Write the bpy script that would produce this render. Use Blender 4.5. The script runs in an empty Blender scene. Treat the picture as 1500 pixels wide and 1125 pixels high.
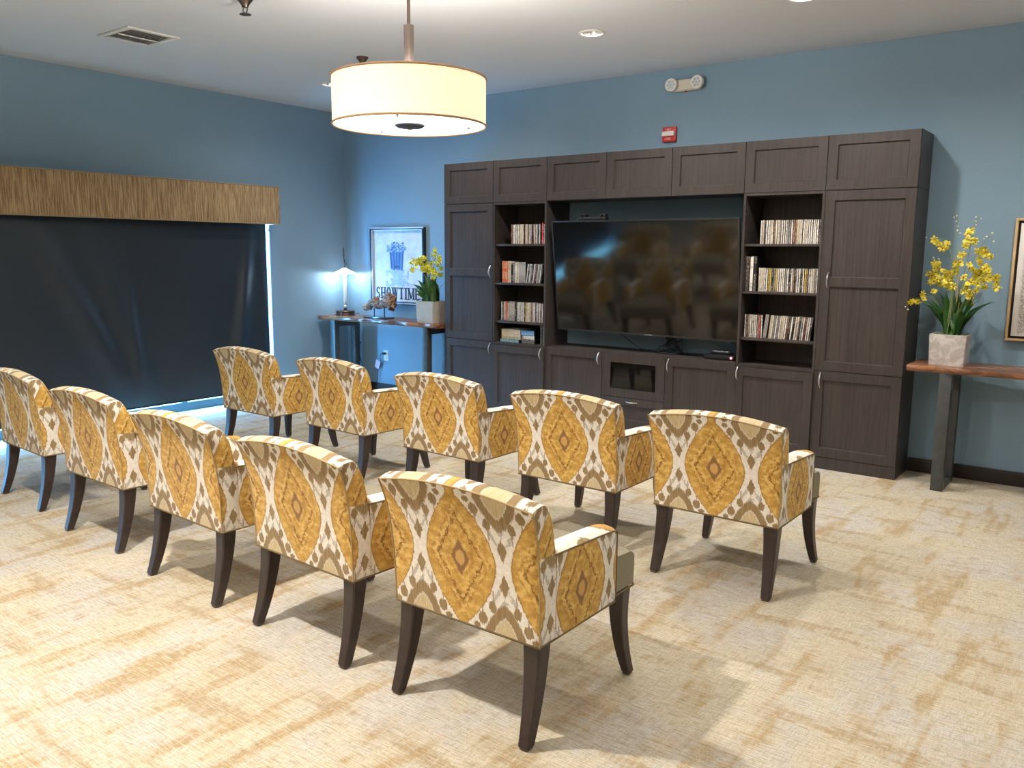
import bpy, bmesh, math, random
from mathutils import Vector, Matrix
random.seed(7)
scene = bpy.context.scene
COL = scene.collection
PI = math.pi

# ------------------------------------------------------------------ scene settings
scene.view_settings.view_transform = 'Standard'
try: scene.view_settings.look = 'None'
except Exception: pass
scene.view_settings.gamma = 1.0
scene.view_settings.use_curve_mapping = False
scene.view_settings.exposure = 0.15

XL = -1.822      # left wall
H = 3.06         # ceiling
D = 0.375        # cabinet front (y = -D)
XR, YF = 8.6, -10.0
PL, HB, HT, HU = 0.09, 0.64, 1.28, 0.38   # plinth, base, bookcase part, upper units

# ------------------------------------------------------------------ node helper
def lin(r, g, b):
    f = lambda c: (c/255/12.92) if c/255 <= 0.04045 else ((c/255+0.055)/1.055)**2.4
    return (f(r), f(g), f(b), 1.0)

class X:
    """small wrapper: arithmetic on shader sockets"""
    def __init__(s, nt, sock): s.nt, s.s = nt, sock
    def _m(s, op, b=None, c=None):
        n = s.nt.nodes.new('ShaderNodeMath'); n.operation = op
        s.nt.links.new(s.s, n.inputs[0])
        for i, v in ((1, b), (2, c)):
            if v is None: continue
            if isinstance(v, X): s.nt.links.new(v.s, n.inputs[i])
            else: n.inputs[i].default_value = v
        return X(s.nt, n.outputs[0])
    def __add__(s, b): return s._m('ADD', b)
    def __sub__(s, b): return s._m('SUBTRACT', b)
    def __mul__(s, b): return s._m('MULTIPLY', b)
    def __truediv__(s, b): return s._m('DIVIDE', b)
    __radd__ = __add__; __rmul__ = __mul__
    def rsub(s, a): return (s*-1.0) + a
    def abs(s): return s._m('ABSOLUTE')
    def mod(s, b): return s._m('FLOORED_MODULO', b)
    def pow(s, b): return s._m('POWER', b)
    def min(s, b): return s._m('MINIMUM', b)
    def max(s, b): return s._m('MAXIMUM', b)
    def clamp(s): return s.max(0.0).min(1.0)
    def below(s, e, w):
        """1 where value < e, soft over w"""
        n = s.nt.nodes.new('ShaderNodeMapRange'); n.interpolation_type = 'SMOOTHSTEP'
        s.nt.links.new(s.s, n.inputs[0])
        n.inputs[1].default_value = e-w; n.inputs[2].default_value = e+w
        n.inputs[3].default_value = 1.0; n.inputs[4].default_value = 0.0
        return X(s.nt, n.outputs[0])
    def above(s, e, w): return s.below(e, w).rsub(1.0)

class Mat:
    def __init__(s, name):
        s.m = bpy.data.materials.new(name); s.m.use_nodes = True
        s.nt = s.m.node_tree; s.n = s.nt.nodes; s.n.clear()
        s.out = s.n.new('ShaderNodeOutputMaterial')
        s.b = s.n.new('ShaderNodeBsdfPrincipled')
        s.nt.links.new(s.b.outputs[0], s.out.inputs[0])
    def set(s, color=None, rough=0.5, metal=0.0, spec=0.5, **k):
        if color is not None:
            if isinstance(color, X): s.nt.links.new(color.s, s.b.inputs['Base Color'])
            else: s.b.inputs['Base Color'].default_value = color
        if isinstance(rough, X): s.nt.links.new(rough.s, s.b.inputs['Roughness'])
        else: s.b.inputs['Roughness'].default_value = rough
        s.b.inputs['Metallic'].default_value = metal
        s.b.inputs['Specular IOR Level'].default_value = spec
        for kk, v in k.items(): s.b.inputs[kk.replace('_', ' ')].default_value = v
        return s
    def coord(s, kind='Object'):
        n = s.n.new('ShaderNodeTexCoord'); return n.outputs[kind]
    def split(s, sock):
        n = s.n.new('ShaderNodeSeparateXYZ'); s.nt.links.new(sock, n.inputs[0])
        return [X(s.nt, o) for o in n.outputs]
    def join(s, *v):
        n = s.n.new('ShaderNodeCombineXYZ')
        for i, a in enumerate(v):
            if isinstance(a, X): s.nt.links.new(a.s, n.inputs[i])
            else: n.inputs[i].default_value = a
        return n.outputs[0]
    def scale(s, sock, sx, sy, sz, off=(0, 0, 0)):
        n = s.n.new('ShaderNodeMapping'); s.nt.links.new(sock, n.inputs[0])
        n.inputs['Scale'].default_value = (sx, sy, sz); n.inputs['Location'].default_value = off
        return n.outputs[0]
    def noise(s, sock, scale=1.0, detail=2.0, rough=0.5, dist=0.0):
        n = s.n.new('ShaderNodeTexNoise'); s.nt.links.new(sock, n.inputs['Vector'])
        n.inputs['Scale'].default_value = scale; n.inputs['Detail'].default_value = detail
        n.inputs['Roughness'].default_value = rough; n.inputs['Distortion'].default_value = dist
        return X(s.nt, n.outputs[0])
    def voronoi(s, sock, scale=1.0, feature='F1', out='Distance', rand=1.0):
        n = s.n.new('ShaderNodeTexVoronoi'); n.feature = feature
        s.nt.links.new(sock, n.inputs['Vector']); n.inputs['Scale'].default_value = scale
        n.inputs['Randomness'].default_value = rand
        return X(s.nt, n.outputs[out])
    def col(s, c):
        n = s.n.new('ShaderNodeRGB'); n.outputs[0].default_value = c; return X(s.nt, n.outputs[0])
    def mix(s, f, a, b, mode='MIX'):
        n = s.n.new('ShaderNodeMix'); n.data_type = 'RGBA'; n.blend_type = mode
        for i, v in ((0, f), (6, a), (7, b)):
            if isinstance(v, X): s.nt.links.new(v.s, n.inputs[i])
            else: n.inputs[i].default_value = v
        return X(s.nt, n.outputs[2])
    def bump(s, h, strength=0.3, dist=0.01):
        n = s.n.new('ShaderNodeBump'); n.inputs['Strength'].default_value = strength
        n.inputs['Distance'].default_value = dist
        s.nt.links.new(h.s, n.inputs['Height']); s.nt.links.new(n.outputs[0], s.b.inputs['Normal'])
        return s

def plain(name, c, rough=0.5, metal=0.0, spec=0.5, vary=0.0, vscale=20, **k):
    m = Mat(name)
    if vary:
        o = m.coord(); f = m.noise(o, vscale, 3)
        d = tuple(x*(1-vary) for x in c[:3])+(1,); l = tuple(min(1, x*(1+vary)) for x in c[:3])+(1,)
        m.set(m.mix(f.above(0.5, 0.25), d, l), rough, metal, spec, **k)
    else: m.set(c, rough, metal, spec, **k)
    return m.m

def emis(name, c, s):
    m = Mat(name); m.set((0.8, 0.8, 0.8, 1), 0.6)
    m.b.inputs['Emission Color'].default_value = c; m.b.inputs['Emission Strength'].default_value = s
    return m.m

# ------------------------------------------------------------------ materials
def mat_wall():
    m = Mat('blue_wall_paint'); o = m.coord()
    n = m.noise(o, 1.3, 2); f = m.noise(o, 90, 3)
    c = m.mix(n.above(0.5, 0.3), lin(125, 152, 170), lin(131, 158, 176))
    m.set(c, 0.55, spec=0.35); m.bump(f, 0.22, 0.006); return m.m
def mat_ceiling():
    m = Mat('ceiling_paint'); o = m.coord(); f = m.noise(o, 70, 3)
    m.set(lin(214, 214, 216), 0.8, spec=0.2); m.bump(f, 0.15, 0.004); return m.m
def mat_carpet():
    m = Mat('woven_carpet'); o = m.coord(); x, y, z = m.split(o)
    # long tan streaks along y, shorter ones along x
    jit = m.noise(m.scale(o, 60, 60, 1), 1.0, 1)
    a = m.noise(m.scale(o, 7.5, 1.5, 1), 1.0, 3, 0.6)
    b = m.noise(m.scale(o, 1.9, 8.5, 1, (7, 3, 0)), 1.0, 3, 0.6)
    g = m.noise(m.scale(o, 2.1, 1.7, 1, (3, 9, 0)), 1.0, 3, 0.65)
    fx = m.noise(m.scale(o, 16, 170, 1), 1.0, 2, 0.65)     # fine threads along x
    fy = m.noise(m.scale(o, 150, 20, 1), 1.0, 2, 0.65)     # fine threads along y
    fl = m.noise(m.scale(o, 4, 90, 1, (2, 5, 0)), 1.0, 2, 0.6)
    fm = m.noise(m.scale(o, 45, 3, 1, (8, 1, 0)), 1.0, 2, 0.6)
    gn = m.noise(m.scale(o, 260, 260, 1), 1.0, 1)
    brk = (fx+fy)*0.5
    ta = (a + (brk-0.5)*0.55 + (fl-0.5)*0.35).above(0.585, 0.035)
    tb = (b + (brk-0.5)*0.55 + (fm-0.5)*0.35).above(0.60, 0.035)
    gr = (g + (brk-0.5)*0.8).above(0.52, 0.06)
    c = m.mix(gr, lin(198, 187, 162), lin(192, 186, 175))
    c = m.mix(ta*0.85, c, lin(172, 146, 104))
    c = m.mix(tb*0.72, c, lin(168, 144, 108))
    lines = ((fx.below(0.43, 0.06)*0.40).max(fy.below(0.42, 0.05)*0.30)).max(fl.below(0.37, 0.05)*0.38).max(fm.below(0.35, 0.05)*0.28)
    c = m.mix(lines, c, lin(126, 108, 82))
    li = (fx.above(0.58, 0.05)*0.40).max(fy.above(0.60, 0.05)*0.35)
    c = m.mix(li, c, lin(222, 214, 196))
    c = m.mix(gn.below(0.42, 0.08)*0.22, c, lin(110, 94, 70))
    m.set(c, 0.95, spec=0.1)
    m.bump(brk + jit*0.5, 0.5, 0.006); return m.m
def mat_cabinet(name='black_brown_wood', base=(60, 53, 50), vert=True):
    m = Mat(name); o = m.coord()
    s = m.scale(o, 95, 95, 2.6) if vert else m.scale(o, 2.2, 55, 55)
    g = m.noise(s, 1.0, 4, 0.65, 0.4); g2 = m.noise(m.scale(o, 9, 9, 1.0), 1.0, 2)
    d = lin(*[b*0.80 for b in base]); l = lin(*[b*1.22 for b in base])
    c = m.mix((g*0.75+g2*0.25).above(0.5, 0.25), d, l)
    m.set(c, 0.42, spec=0.4); m.bump(g, 0.12, 0.003); return m.m
def mat_slab():
    m = Mat('live_edge_walnut'); o = m.coord()
    g = m.noise(m.scale(o, 1.4, 16, 16), 1.0, 5, 0.6, 1.2)
    g2 = m.noise(m.scale(o, 5, 90, 90), 1.0, 3, 0.6)
    c = m.mix(g.above(0.5, 0.14), lin(98, 62, 40), lin(168, 112, 76))
    c = m.mix(g2.below(0.42, 0.07)*0.5, c, lin(62, 40, 28))
    m.set(c, 0.25, spec=0.5); m.bump(g2, 0.06, 0.002); return m.m
def mat_grass():
    m = Mat('grasscloth'); o = m.coord()
    g = m.noise(m.scale(o, 90, 90, 4), 1.0, 3, 0.6); g2 = m.noise(m.scale(o, 260, 260, 9), 1.0, 2)
    c = m.mix(g.above(0.5, 0.13), lin(142, 112, 80), lin(186, 158, 118))
    c = m.mix(g2.below(0.42, 0.07)*0.55, c, lin(104, 82, 58))
    c = m.mix(g2.above(0.62, 0.06)*0.4, c, lin(204, 182, 146))
    m.set(c, 0.85, spec=0.2); m.bump(g2, 0.4, 0.004); return m.m
def mat_shade_cloth():
    m = Mat('blackout_cloth'); o = m.coord(); f = m.noise(o, 320, 2)
    c = m.mix(f.above(0.5, 0.2), lin(27, 35, 44), lin(40, 50, 60))
    m.set(c, 0.36, spec=0.6); m.bump(f, 0.1, 0.001); return m.m

def mat_ikat():
    m = Mat('ikat_fabric'); uv = m.coord('UV'); u0, v0, w0 = m.split(uv)
    # feathering: the woven edges jump up and down thread by thread
    j1 = m.noise(m.join(u0*260.0, v0*9.0, 0.0), 1.0, 1)
    j2 = m.noise(m.join(u0*70.0, v0*70.0, 3.0), 1.0, 2)
    v = v0 + (j1-0.5)*0.026
    u = u0 + (j2-0.5)*0.012
    P, V = 0.36, 0.475
    gu = (u + P/2).mod(P) - P/2;  gv = (v + V/2).mod(V) - V/2       # gold lattice
    bu = u.mod(P) - P/2;          bv = v.mod(V) - V/2               # half-drop lattice
    agu, agv, abu, abv = gu.abs(), gv.abs(), bu.abs(), bv.abs()
    white = m.mix(j2.above(0.5, 0.2), lin(226, 216, 200), lin(238, 231, 220))
    brown = m.mix(j1.above(0.5, 0.2), lin(140, 115, 78), lin(160, 135, 98))
    grey = lin(176, 168, 152)
    c = white
    # grey squiggle shading in the white lattice around the brown medallions' tips
    ring = ((abu*1.0 + (abv.rsub(V/2)).abs()*0.0)*60.0 + abv*45.0)
    sq = m.n.new('ShaderNodeMath'); sq.operation = 'SINE'
    m.nt.links.new((abu*150.0 + abv*95.0 + (j2*5.0)).s, sq.inputs[0])
    sqx = X(m.nt, sq.outputs[0]).above(0.55, 0.2)
    zone = (abu.below(0.052, 0.006))*(abv.above(0.095, 0.006))*(abv.below(0.165, 0.01))
    c = m.mix(zone*sqx*0.8, c, grey)
    # small brown diamonds in the white waist
    dd = abu*(1/0.021) + (abv - (V/2-0.062)).abs()*(1/0.04)
    c = m.mix(dd.below(1.0, 0.08), c, brown)
    # brown buds on stems along the ogee
    def bud(cx, cy, rx, ry):
        du = (abu-cx)*(1/rx); dv = (abv-cy)*(1/ry)
        return (du*du + dv*dv).below(1.0, 0.15)
    buds = bud(0.093, 0.045, 0.0185, 0.022).max(bud(0.050, 0.094, 0.016, 0.02)).max(bud(0.118, 0.014, 0.014, 0.012))
    stem = ((abu-0.093).abs().below(0.003, 0.0015))*(abv.above(0.06, 0.004))*(abv.below(0.092, 0.004))
    stem2 = ((abu-0.047).abs().below(0.003, 0.0015))*(abv.above(0.105, 0.004))*(abv.below(0.15, 0.004))
    c = m.mix(buds, c, brown)
    c = m.mix((stem.max(stem2))*0.8, c, brown)
    # brown half-drop medallion
    bd = (abu*(1/0.085)).pow(1.35) + (abv*(1/0.112)).pow(1.35)
    c = m.mix(bd.below(1.0, 0.07), c, brown)
    inner = bd.below(0.42, 0.05)
    fine = m.noise(m.join(u0*420.0, v0*18.0, 6.0), 1.0, 2)
    c = m.mix(inner, c, m.mix(fine.above(0.5, 0.2), lin(188, 165, 120), lin(214, 196, 158)))
    c = m.mix((bd-0.46).abs().below(0.045, 0.03)*0.75, c, lin(226, 214, 190))
    # gold pointed medallion
    hw = ((agv*(1/0.245)).pow(1.75)).rsub(1.0)*0.146
    hw = hw.max(0.016)
    gd = agu - hw
    gold = m.mix(fine.above(0.5, 0.18), lin(192, 148, 70), lin(206, 164, 86))
    pt = m.noise(m.join(u0*26.0, v0*34.0, 1.0), 1.0, 3, 0.6)
    gold = m.mix(pt.above(0.56, 0.06)*0.8, gold, lin(224, 186, 108))
    gold = m.mix(pt.below(0.42, 0.05)*0.55, gold, lin(172, 126, 58))
    gcov = gd.below(0.0, 0.0015)
    c = m.mix(gd.abs().below(0.0045, 0.002), c, lin(160, 116, 58))
    c = m.mix(gcov, c, gold)
    # squiggly inner diamond line
    wob = m.noise(m.join(u0*55.0, v0*55.0, 9.0), 1.0, 2)
    dia = agu*(1/0.098) + agv*(1/0.155) + (wob-0.5)*0.55
    ln = (dia-1.0).abs().below(0.05, 0.03)*wob.above(0.40, 0.05)
    c = m.mix(ln*gcov*0.85, c, lin(122, 84, 40))
    ln3 = (dia-1.32).abs().below(0.03, 0.03)*wob.above(0.47, 0.04)
    c = m.mix(ln3*gcov*0.7, c, lin(150, 106, 54))
    hl = (dia-1.16).abs().below(0.06, 0.06)*pt.above(0.46, 0.05)
    c = m.mix(hl*gcov*0.6, c, lin(230, 194, 120))
    ln2 = (dia-0.62).abs().below(0.03, 0.03)*0.5
    c = m.mix(ln2*gcov, c, lin(164, 114, 50))
    dc = agu*(1/0.040) + agv*(1/0.066) + (wob-0.5)*0.25
    c = m.mix(dc.below(1.0, 0.08)*gcov, c, lin(142, 104, 66))
    ce = (agu*agu)*(1/0.020**2) + (agv*agv)*(1/0.026**2)
    c = m.mix(ce.below(1.0, 0.2)*gcov, c, lin(202, 158, 92))
    # weave
    wv = m.noise(m.join(u0*900.0, v0*900.0, 0.0), 1.0, 1)
    m.set(c, 0.9, spec=0.15); m.b.inputs['Sheen Weight'].default_value = 0.1
    m.bump(wv, 0.15, 0.001); return m.m

def mat_marble():
    m = Mat('grey_stone'); o = m.coord(); g = m.noise(o, 9, 5, 0.6, 2.0)
    c = m.mix(g.above(0.5, 0.1), lin(178, 170, 164), lin(208, 202, 196)); m.set(c, 0.35); return m.m
def mat_leaf():
    m = Mat('strap_leaf'); o = m.coord(); g = m.noise(m.scale(o, 40, 40, 5), 1.0, 2)
    c = m.mix(g.above(0.5, 0.2), lin(48, 92, 42), lin(92, 134, 68)); m.set(c, 0.35); return m.m
def mat_petal():
    m = Mat('yellow_petal'); o = m.coord(); g = m.noise(o, 60, 2)
    c = m.mix(g.above(0.52, 0.15), lin(252, 230, 52), lin(255, 246, 120)); m.set(c, 0.5); 
    m.b.inputs['Subsurface Weight'].default_value = 0.0
    return m.m
def mat_drift():
    m = Mat('driftwood'); o = m.coord(); g = m.noise(o, 26, 4, 0.6, 1.5)
    c = m.mix(g.above(0.5, 0.12), lin(78, 52, 40), lin(176, 136, 108)); m.set(c, 0.7); m.bump(g, 0.6, 0.02); return m.m
def mat_spine(name, c, ink):
    m = Mat(name); o = m.coord(); 
    oi = m.n.new('ShaderNodeObjectInfo'); rnd = X(m.nt, oi.outputs['Random'])
    x, y, z = m.split(o)
    t = m.noise(m.join(x*420.0 + rnd*900.0, rnd*50.0, z*70.0), 1.0, 2, 0.6)
    band = m.noise(m.join(rnd*77.0, 0.0, z*14.0), 1.0, 1)
    f = t.above(0.54, 0.05)*band.above(0.45, 0.05)*0.8
    dk = rnd*0.25 + 0.75
    cc = m.mix(f, c, ink)
    cc = m.mix((rnd*7.31).mod(1.0)*0.22, cc, (0.02, 0.02, 0.02, 1))
    m.set(cc, 0.35); return m.m
def mat_pane():
    m = Mat('clear_glass'); n = m.n
    t = n.new('ShaderNodeBsdfTransparent'); g = n.new('ShaderNodeBsdfGlossy'); g.inputs['Roughness'].default_value = 0.02
    mx = n.new('ShaderNodeMixShader'); mx.inputs[0].default_value = 0.10
    m.nt.links.new(t.outputs[0], mx.inputs[1]); m.nt.links.new(g.outputs[0], mx.inputs[2])
    m.nt.links.new(mx.outputs[0], m.out.inputs[0]); return m.m
def mat_paper():
    m = Mat('printed_paper'); o = m.coord(); x, y, z = m.split(o)
    g = m.noise(m.scale(o, 12, 12, 12), 1.0, 3); l = m.noise(m.join(x*60.0, 0.0, z*140.0), 1.0, 2)
    blk = m.noise(m.join(x*5.0, 2.0, z*7.0), 1.0, 1).above(0.52, 0.02)
    c = m.mix(g.above(0.5, 0.2), lin(206, 202, 204), lin(222, 219, 220))
    c = m.mix(l.below(0.42, 0.05)*blk*0.35, c, lin(150, 148, 152)); m.set(c, 0.6); return m.m
def mat_speck():
    m = Mat('speckled_print'); o = m.coord(); x, y, z = m.split(o)
    g = m.noise(m.scale(o, 150, 150, 150), 1.0, 3, 0.7)
    inside = (x.above(-0.305, 0.01))*(z.above(-0.36, 0.01))*((x*0.12+z).below(0.16, 0.03))
    c = m.mix(g.below(0.52, 0.06)*inside*0.8, lin(232, 228, 224), lin(128, 122, 118)); m.set(c, 0.7); return m.m
def mat_popcorn():
    m = Mat('blue_popcorn'); o = m.coord(); g = m.noise(o, 60, 3)
    c = m.mix(g.above(0.5, 0.08), lin(70, 104, 160), lin(168, 188, 224)); m.set(c, 0.7); return m.m

M = dict(
 wall=mat_wall(), ceil=mat_ceiling(), carpet=mat_carpet(), cab=mat_cabinet(), cabin=mat_cabinet('black_brown_interior', (46, 40, 38)),
 slab=mat_slab(), grass=mat_grass(), cloth=mat_shade_cloth(), ikat=mat_ikat(), marble=mat_marble(), leaf=mat_leaf(), petal=mat_petal(),
 drift=mat_drift(), pane=mat_pane(), paper=mat_paper(), speck=mat_speck(), popcorn=mat_popcorn(),
 base=plain('dark_baseboard', lin(40, 32, 28), 0.4, vary=0.2),
 legw=plain('espresso_leg', lin(54, 42, 38), 0.38, vary=0.2, vscale=30),
 welt=plain('tan_piping', lin(168, 142, 100), 0.8),
 piping=plain('olive_piping', lin(112, 92, 60), 0.8),
 taupe=plain('taupe_upholstery', lin(140, 130, 108), 0.8, vary=0.08, vscale=200),
 chrome=plain('brushed_nickel', lin(200, 198, 192), 0.28, 1.0),
 iron=plain('grey_steel', lin(78, 80, 80), 0.45, 0.4, vary=0.12),
 black=plain('black_plastic', lin(20, 20, 21), 0.4),
 screen=plain('dark_screen', lin(10, 9, 8), 0.075, spec=0.9),
 bezel=plain('screen_bezel', lin(38, 38, 40), 0.35),
 white=plain('white_plastic', lin(226, 222, 214), 0.45),
 cream=plain('cream_plastic', lin(214, 206, 190), 0.5),
 red=plain('red_plastic', lin(196, 44, 40), 0.4),
 pale=plain('pale_lettering', lin(236, 200, 190), 0.5),
 badge=plain('silver_badge', lin(210, 210, 210), 0.4),
 concrete=plain('beige_concrete', lin(176, 168, 152), 0.75, vary=0.08, vscale=12),
 stem=plain('green_stem', lin(122, 134, 84), 0.6), bud=plain('pale_bud', lin(226, 222, 180), 0.6),
 throat=plain('russet_throat', lin(150, 84, 36), 0.6),
 moss=plain('moss', lin(120, 124, 92), 0.9, vary=0.4, vscale=60),
 stake=plain('bamboo_stake', lin(190, 170, 124), 0.6),
 gold=plain('light_oak_frame', lin(206, 172, 122), 0.5, vary=0.08),
 frame=plain('dark_frame', lin(34, 38, 46), 0.4), silver=plain('pale_frame_face', lin(198, 198, 204), 0.35, 0.3),
 liner=plain('black_liner', lin(18, 16, 16), 0.6),
 blue=plain('print_blue', lin(84, 122, 176), 0.6, vary=0.15, vscale=14), dblue=plain('print_dark_blue', lin(54, 78, 122), 0.6),
 ink=plain('print_ink', lin(48, 52, 74), 0.6), pblue=plain('print_pale_blue', lin(168, 186, 222), 0.6, vary=0.08),
 shade=None, bronze=plain('dark_bronze', lin(70, 48, 38), 0.35, 0.6), nickel=plain('satin_nickel', lin(112, 100, 92), 0.4, 1.0),
 capm=plain('finial_disc', lin(60, 66, 84), 0.4, 0.5), dark=plain('dark_cavity', lin(14, 13, 12), 0.8),
 alum=plain('window_frame_paint', lin(70, 76, 82), 0.5), tag=plain('pink_tag', lin(214, 190, 208), 0.7),
 trimband=plain('shade_trim', lin(176, 140, 104), 0.6), glassdoor=None,
)
# ------------------------------------------------------------------ mesh helpers
def BM(): return bmesh.new()
def box(bm, x0, x1, y0, y1, z0, z1, bev=0.0, seg=2):
    g = bmesh.ops.create_cube(bm, size=1.0)
    for v in g['verts']:
        v.co = Vector(((x0+x1)/2+v.co.x*(x1-x0), (y0+y1)/2+v.co.y*(y1-y0), (z0+z1)/2+v.co.z*(z1-z0)))
    if bev > 0:
        es = {e for v in g['verts'] for e in v.link_edges}
        bmesh.ops.bevel(bm, geom=list(es), offset=bev, segments=seg, profile=0.5, affect='EDGES')
def quad(bm, *pts):
    vs = [bm.verts.new(p) for p in pts]; return bm.faces.new(vs)
def loft(bm, rings, caps=True, close=False):
    R = [[bm.verts.new(p) for p in r] for r in rings]; n = len(R[0])
    for a, b in zip(R, R[1:]):
        for i in range(n):
            j = (i+1) % n
            bm.faces.new((a[i], a[j], b[j], b[i]))
    if caps:
        bm.faces.new(R[0][::-1]); bm.faces.new(R[-1])
    return R
def lathe(bm, prof, n=24, c=(0, 0, 0), caps=True):
    rings = [[(c[0]+r*math.cos(2*PI*i/n), c[1]+r*math.sin(2*PI*i/n), c[2]+z) for i in range(n)] for r, z in prof]
    loft(bm, rings, caps)
def tube(bm, pts, rad, n=8, caps=True):
    pts = [Vector(p) for p in pts]; rr = rad if isinstance(rad, (list, tuple)) else [rad]*len(pts)
    rings = []; prev = None
    for i, p in enumerate(pts):
        t = (pts[min(i+1, len(pts)-1)]-pts[max(i-1, 0)])
        if t.length < 1e-9: t = Vector((0, 0, 1))
        t.normalize()
        ref = prev if prev is not None else (Vector((0, 0, 1)) if abs(t.z) < 0.9 else Vector((1, 0, 0)))
        a = ref - t*ref.dot(t)
        if a.length < 1e-6: a = t.orthogonal()
        a.normalize(); prev = a; b = t.cross(a)
        rings.append([p + (a*math.cos(2*PI*k/n)+b*math.sin(2*PI*k/n))*rr[i] for k in range(n)])
    loft(bm, rings, caps)
def bez(p0, p1, p2, n=8):
    p0, p1, p2 = Vector(p0), Vector(p1), Vector(p2)
    return [p0*(1-t)**2+p1*2*t*(1-t)+p2*t*t for t in [i/n for i in range(n+1)]]
def finish(name, bm, mats, smooth=35):
    bmesh.ops.recalc_face_normals(bm, faces=bm.faces[:])
    me = bpy.data.meshes.new(name); bm.to_mesh(me); bm.free()
    for m in (mats if isinstance(mats, (list, tuple)) else [mats]): me.materials.append(m)
    if smooth:
        for p in me.polygons: p.use_smooth = True
        me.set_sharp_from_angle(angle=math.radians(smooth))
    return me
def obj(name, bm, mats, parent=None, smooth=35):
    """world-space mesh under its (unrotated) parent, or top level"""
    if parent is not None:
        o0 = parent.location.copy(); p = parent.parent
        while p is not None: o0 += p.location; p = p.parent
        bmesh.ops.translate(bm, vec=-o0, verts=bm.verts[:])
    o = bpy.data.objects.new(name, finish(name, bm, mats, smooth)); COL.objects.link(o)
    if parent is not None: o.parent = parent
    return o
def tag(o, label=None, cat=None, group=None, kind=None):
    for k, v in (('label', label), ('category', cat), ('group', group), ('kind', kind)):
        if v: o[k] = v
    return o
def thing(name, label, cat, loc=(0, 0, 0), group=None):
    o = bpy.data.objects.new(name, None); COL.objects.link(o); o.location = loc
    o.empty_display_size = 0.1
    return tag(o, label, cat, group)
def struct(name, bm, mat, smooth=0, parent=None):
    o = obj(name, bm, mat, parent, smooth)
    if parent is None: o['kind'] = 'structure'
    return o
def copy_tree(o, parent=None):
    c = o.copy(); COL.objects.link(c)
    if parent is not None: c.parent = parent
    for ch in [k for k in o.children]: copy_tree(ch, c)
    return c

# ------------------------------------------------------------------ room shell
WY0, WY1, WZ1 = -6.40, -1.045, 2.12     # window opening in the left wall
bm = BM(); box(bm, XL-0.30, XR, YF, 0.0, -0.08, 0.0); struct('floor', bm, M['carpet'])
bm = BM(); box(bm, XL-0.2, XR+0.15, 0.0, 0.15, -0.08, H+0.1); struct('wall_back', bm, M['wall'])
bm = BM()
box(bm, XL-0.2, XL, WY1, 0.0, 0, H); box(bm, XL-0.2, XL, YF, WY0, 0, H); box(bm, XL-0.2, XL, WY0, WY1, WZ1, H)
struct('wall_left', bm, M['wall'])
bm = BM(); box(bm, XR, XR+0.15, YF, 0, 0, H); struct('wall_right', bm, M['wall'])
bm = BM(); box(bm, XL-0.2, XR+0.15, YF-0.15, YF, 0, H); struct('wall_front', bm, plain('tan_wall_paint', lin(168, 146, 118), 0.6))
for nm, x0, x1 in (('baseboard_back', 4.205, XR), ('baseboard_back_corner', XL, -0.005)):
    bm = BM(); box(bm, x0, x1, -0.016, 0, 0, 0.10, 0.003); box(bm, x0, x1, -0.02, -0.0, 0.0, 0.085, 0.003); struct(nm, bm, M['base'])
bm = BM(); box(bm, XL, XL+0.016, WY1, -0.022, 0, 0.10, 0.003); struct('baseboard_left', bm, M['base'])

# ceiling with round cut-outs for the recessed lights
CAN_R = 0.072
cans_a = [(-0.62, -1.217), (0.52, -1.12), (2.258, -1.379), (3.70, -1.36), (5.14, -1.36)]
cans_b = [(0.70, -5.35), (2.55, -5.45), (4.10, -7.6), (5.7, -5.6)]  # unseen; one follows the chair shadows, the others are added to brighten the room
cans_b = sorted(cans_b)
bm = BM()
def hole_tile(x0, x1, y0, y1, cx, cy, r, n=32):
    corner = []
    for i in range(n):
        a = 2*PI*i/n; dx, dy = math.cos(a), math.sin(a)
        t = min(((x1-cx)/dx if dx > 1e-9 else 1e9), ((x0-cx)/dx if dx < -1e-9 else 1e9),
                ((y1-cy)/dy if dy > 1e-9 else 1e9), ((y0-cy)/dy if dy < -1e-9 else 1e9))
        corner.append((cx+dx*t, cy+dy*t, H))
    inn = [(cx+r*math.cos(2*PI*i/n), cy+r*math.sin(2*PI*i/n), H) for i in range(n)]
    co = [bm.verts.new(p) for p in corner]; ci = [bm.verts.new(p) for p in inn]
    for i in range(n):
        j = (i+1) % n; bm.faces.new((co[i], co[j], ci[j], ci[i]))
    cs = [(x0, y0), (x1, y0), (x1, y1), (x0, y1)]
    for (qx, qy) in cs:                       # close the four corners
        k = None; best = []
        for i in range(n):
            j = (i+1) % n; A, B = corner[i], corner[j]
            if (abs(A[0]-qx) < 1e-6 or abs(B[0]-qx) < 1e-6) and (abs(A[1]-qy) < 1e-6 or abs(B[1]-qy) < 1e-6):
                if (A[0]-qx)**2+(A[1]-qy)**2 > 1e-10 and (B[0]-qx)**2+(B[1]-qy)**2 > 1e-10:
                    bm.faces.new((co[i], bm.verts.new((qx, qy, H)), co[j]))
def strip(y0, y1, holes):
    x = XL-0.2
    for (cx, cy) in sorted(holes):
        quad(bm, (x, y0, H), (cx-0.2, y0, H), (cx-0.2, y1, H), (x, y1, H))
        hole_tile(cx-0.2, cx+0.2, y0, y1, cx, cy, CAN_R); x = cx+0.2
    quad(bm, (x, y0, H), (XR, y0, H), (XR, y1, H), (x, y1, H))
strip(-1.0, 0.02, []); strip(-1.6, -1.0, cans_a); strip(-5.1, -1.6, []); strip(-5.8, -5.1, [c for c in cans_b if c[1] > -6])
strip(-7.3, -5.8, []); strip(-7.9, -7.3, [c for c in cans_b if c[1] < -6]); strip(YF-0.1, -7.9, [])
for f in bm.faces[:]: f.normal_update()
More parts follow.
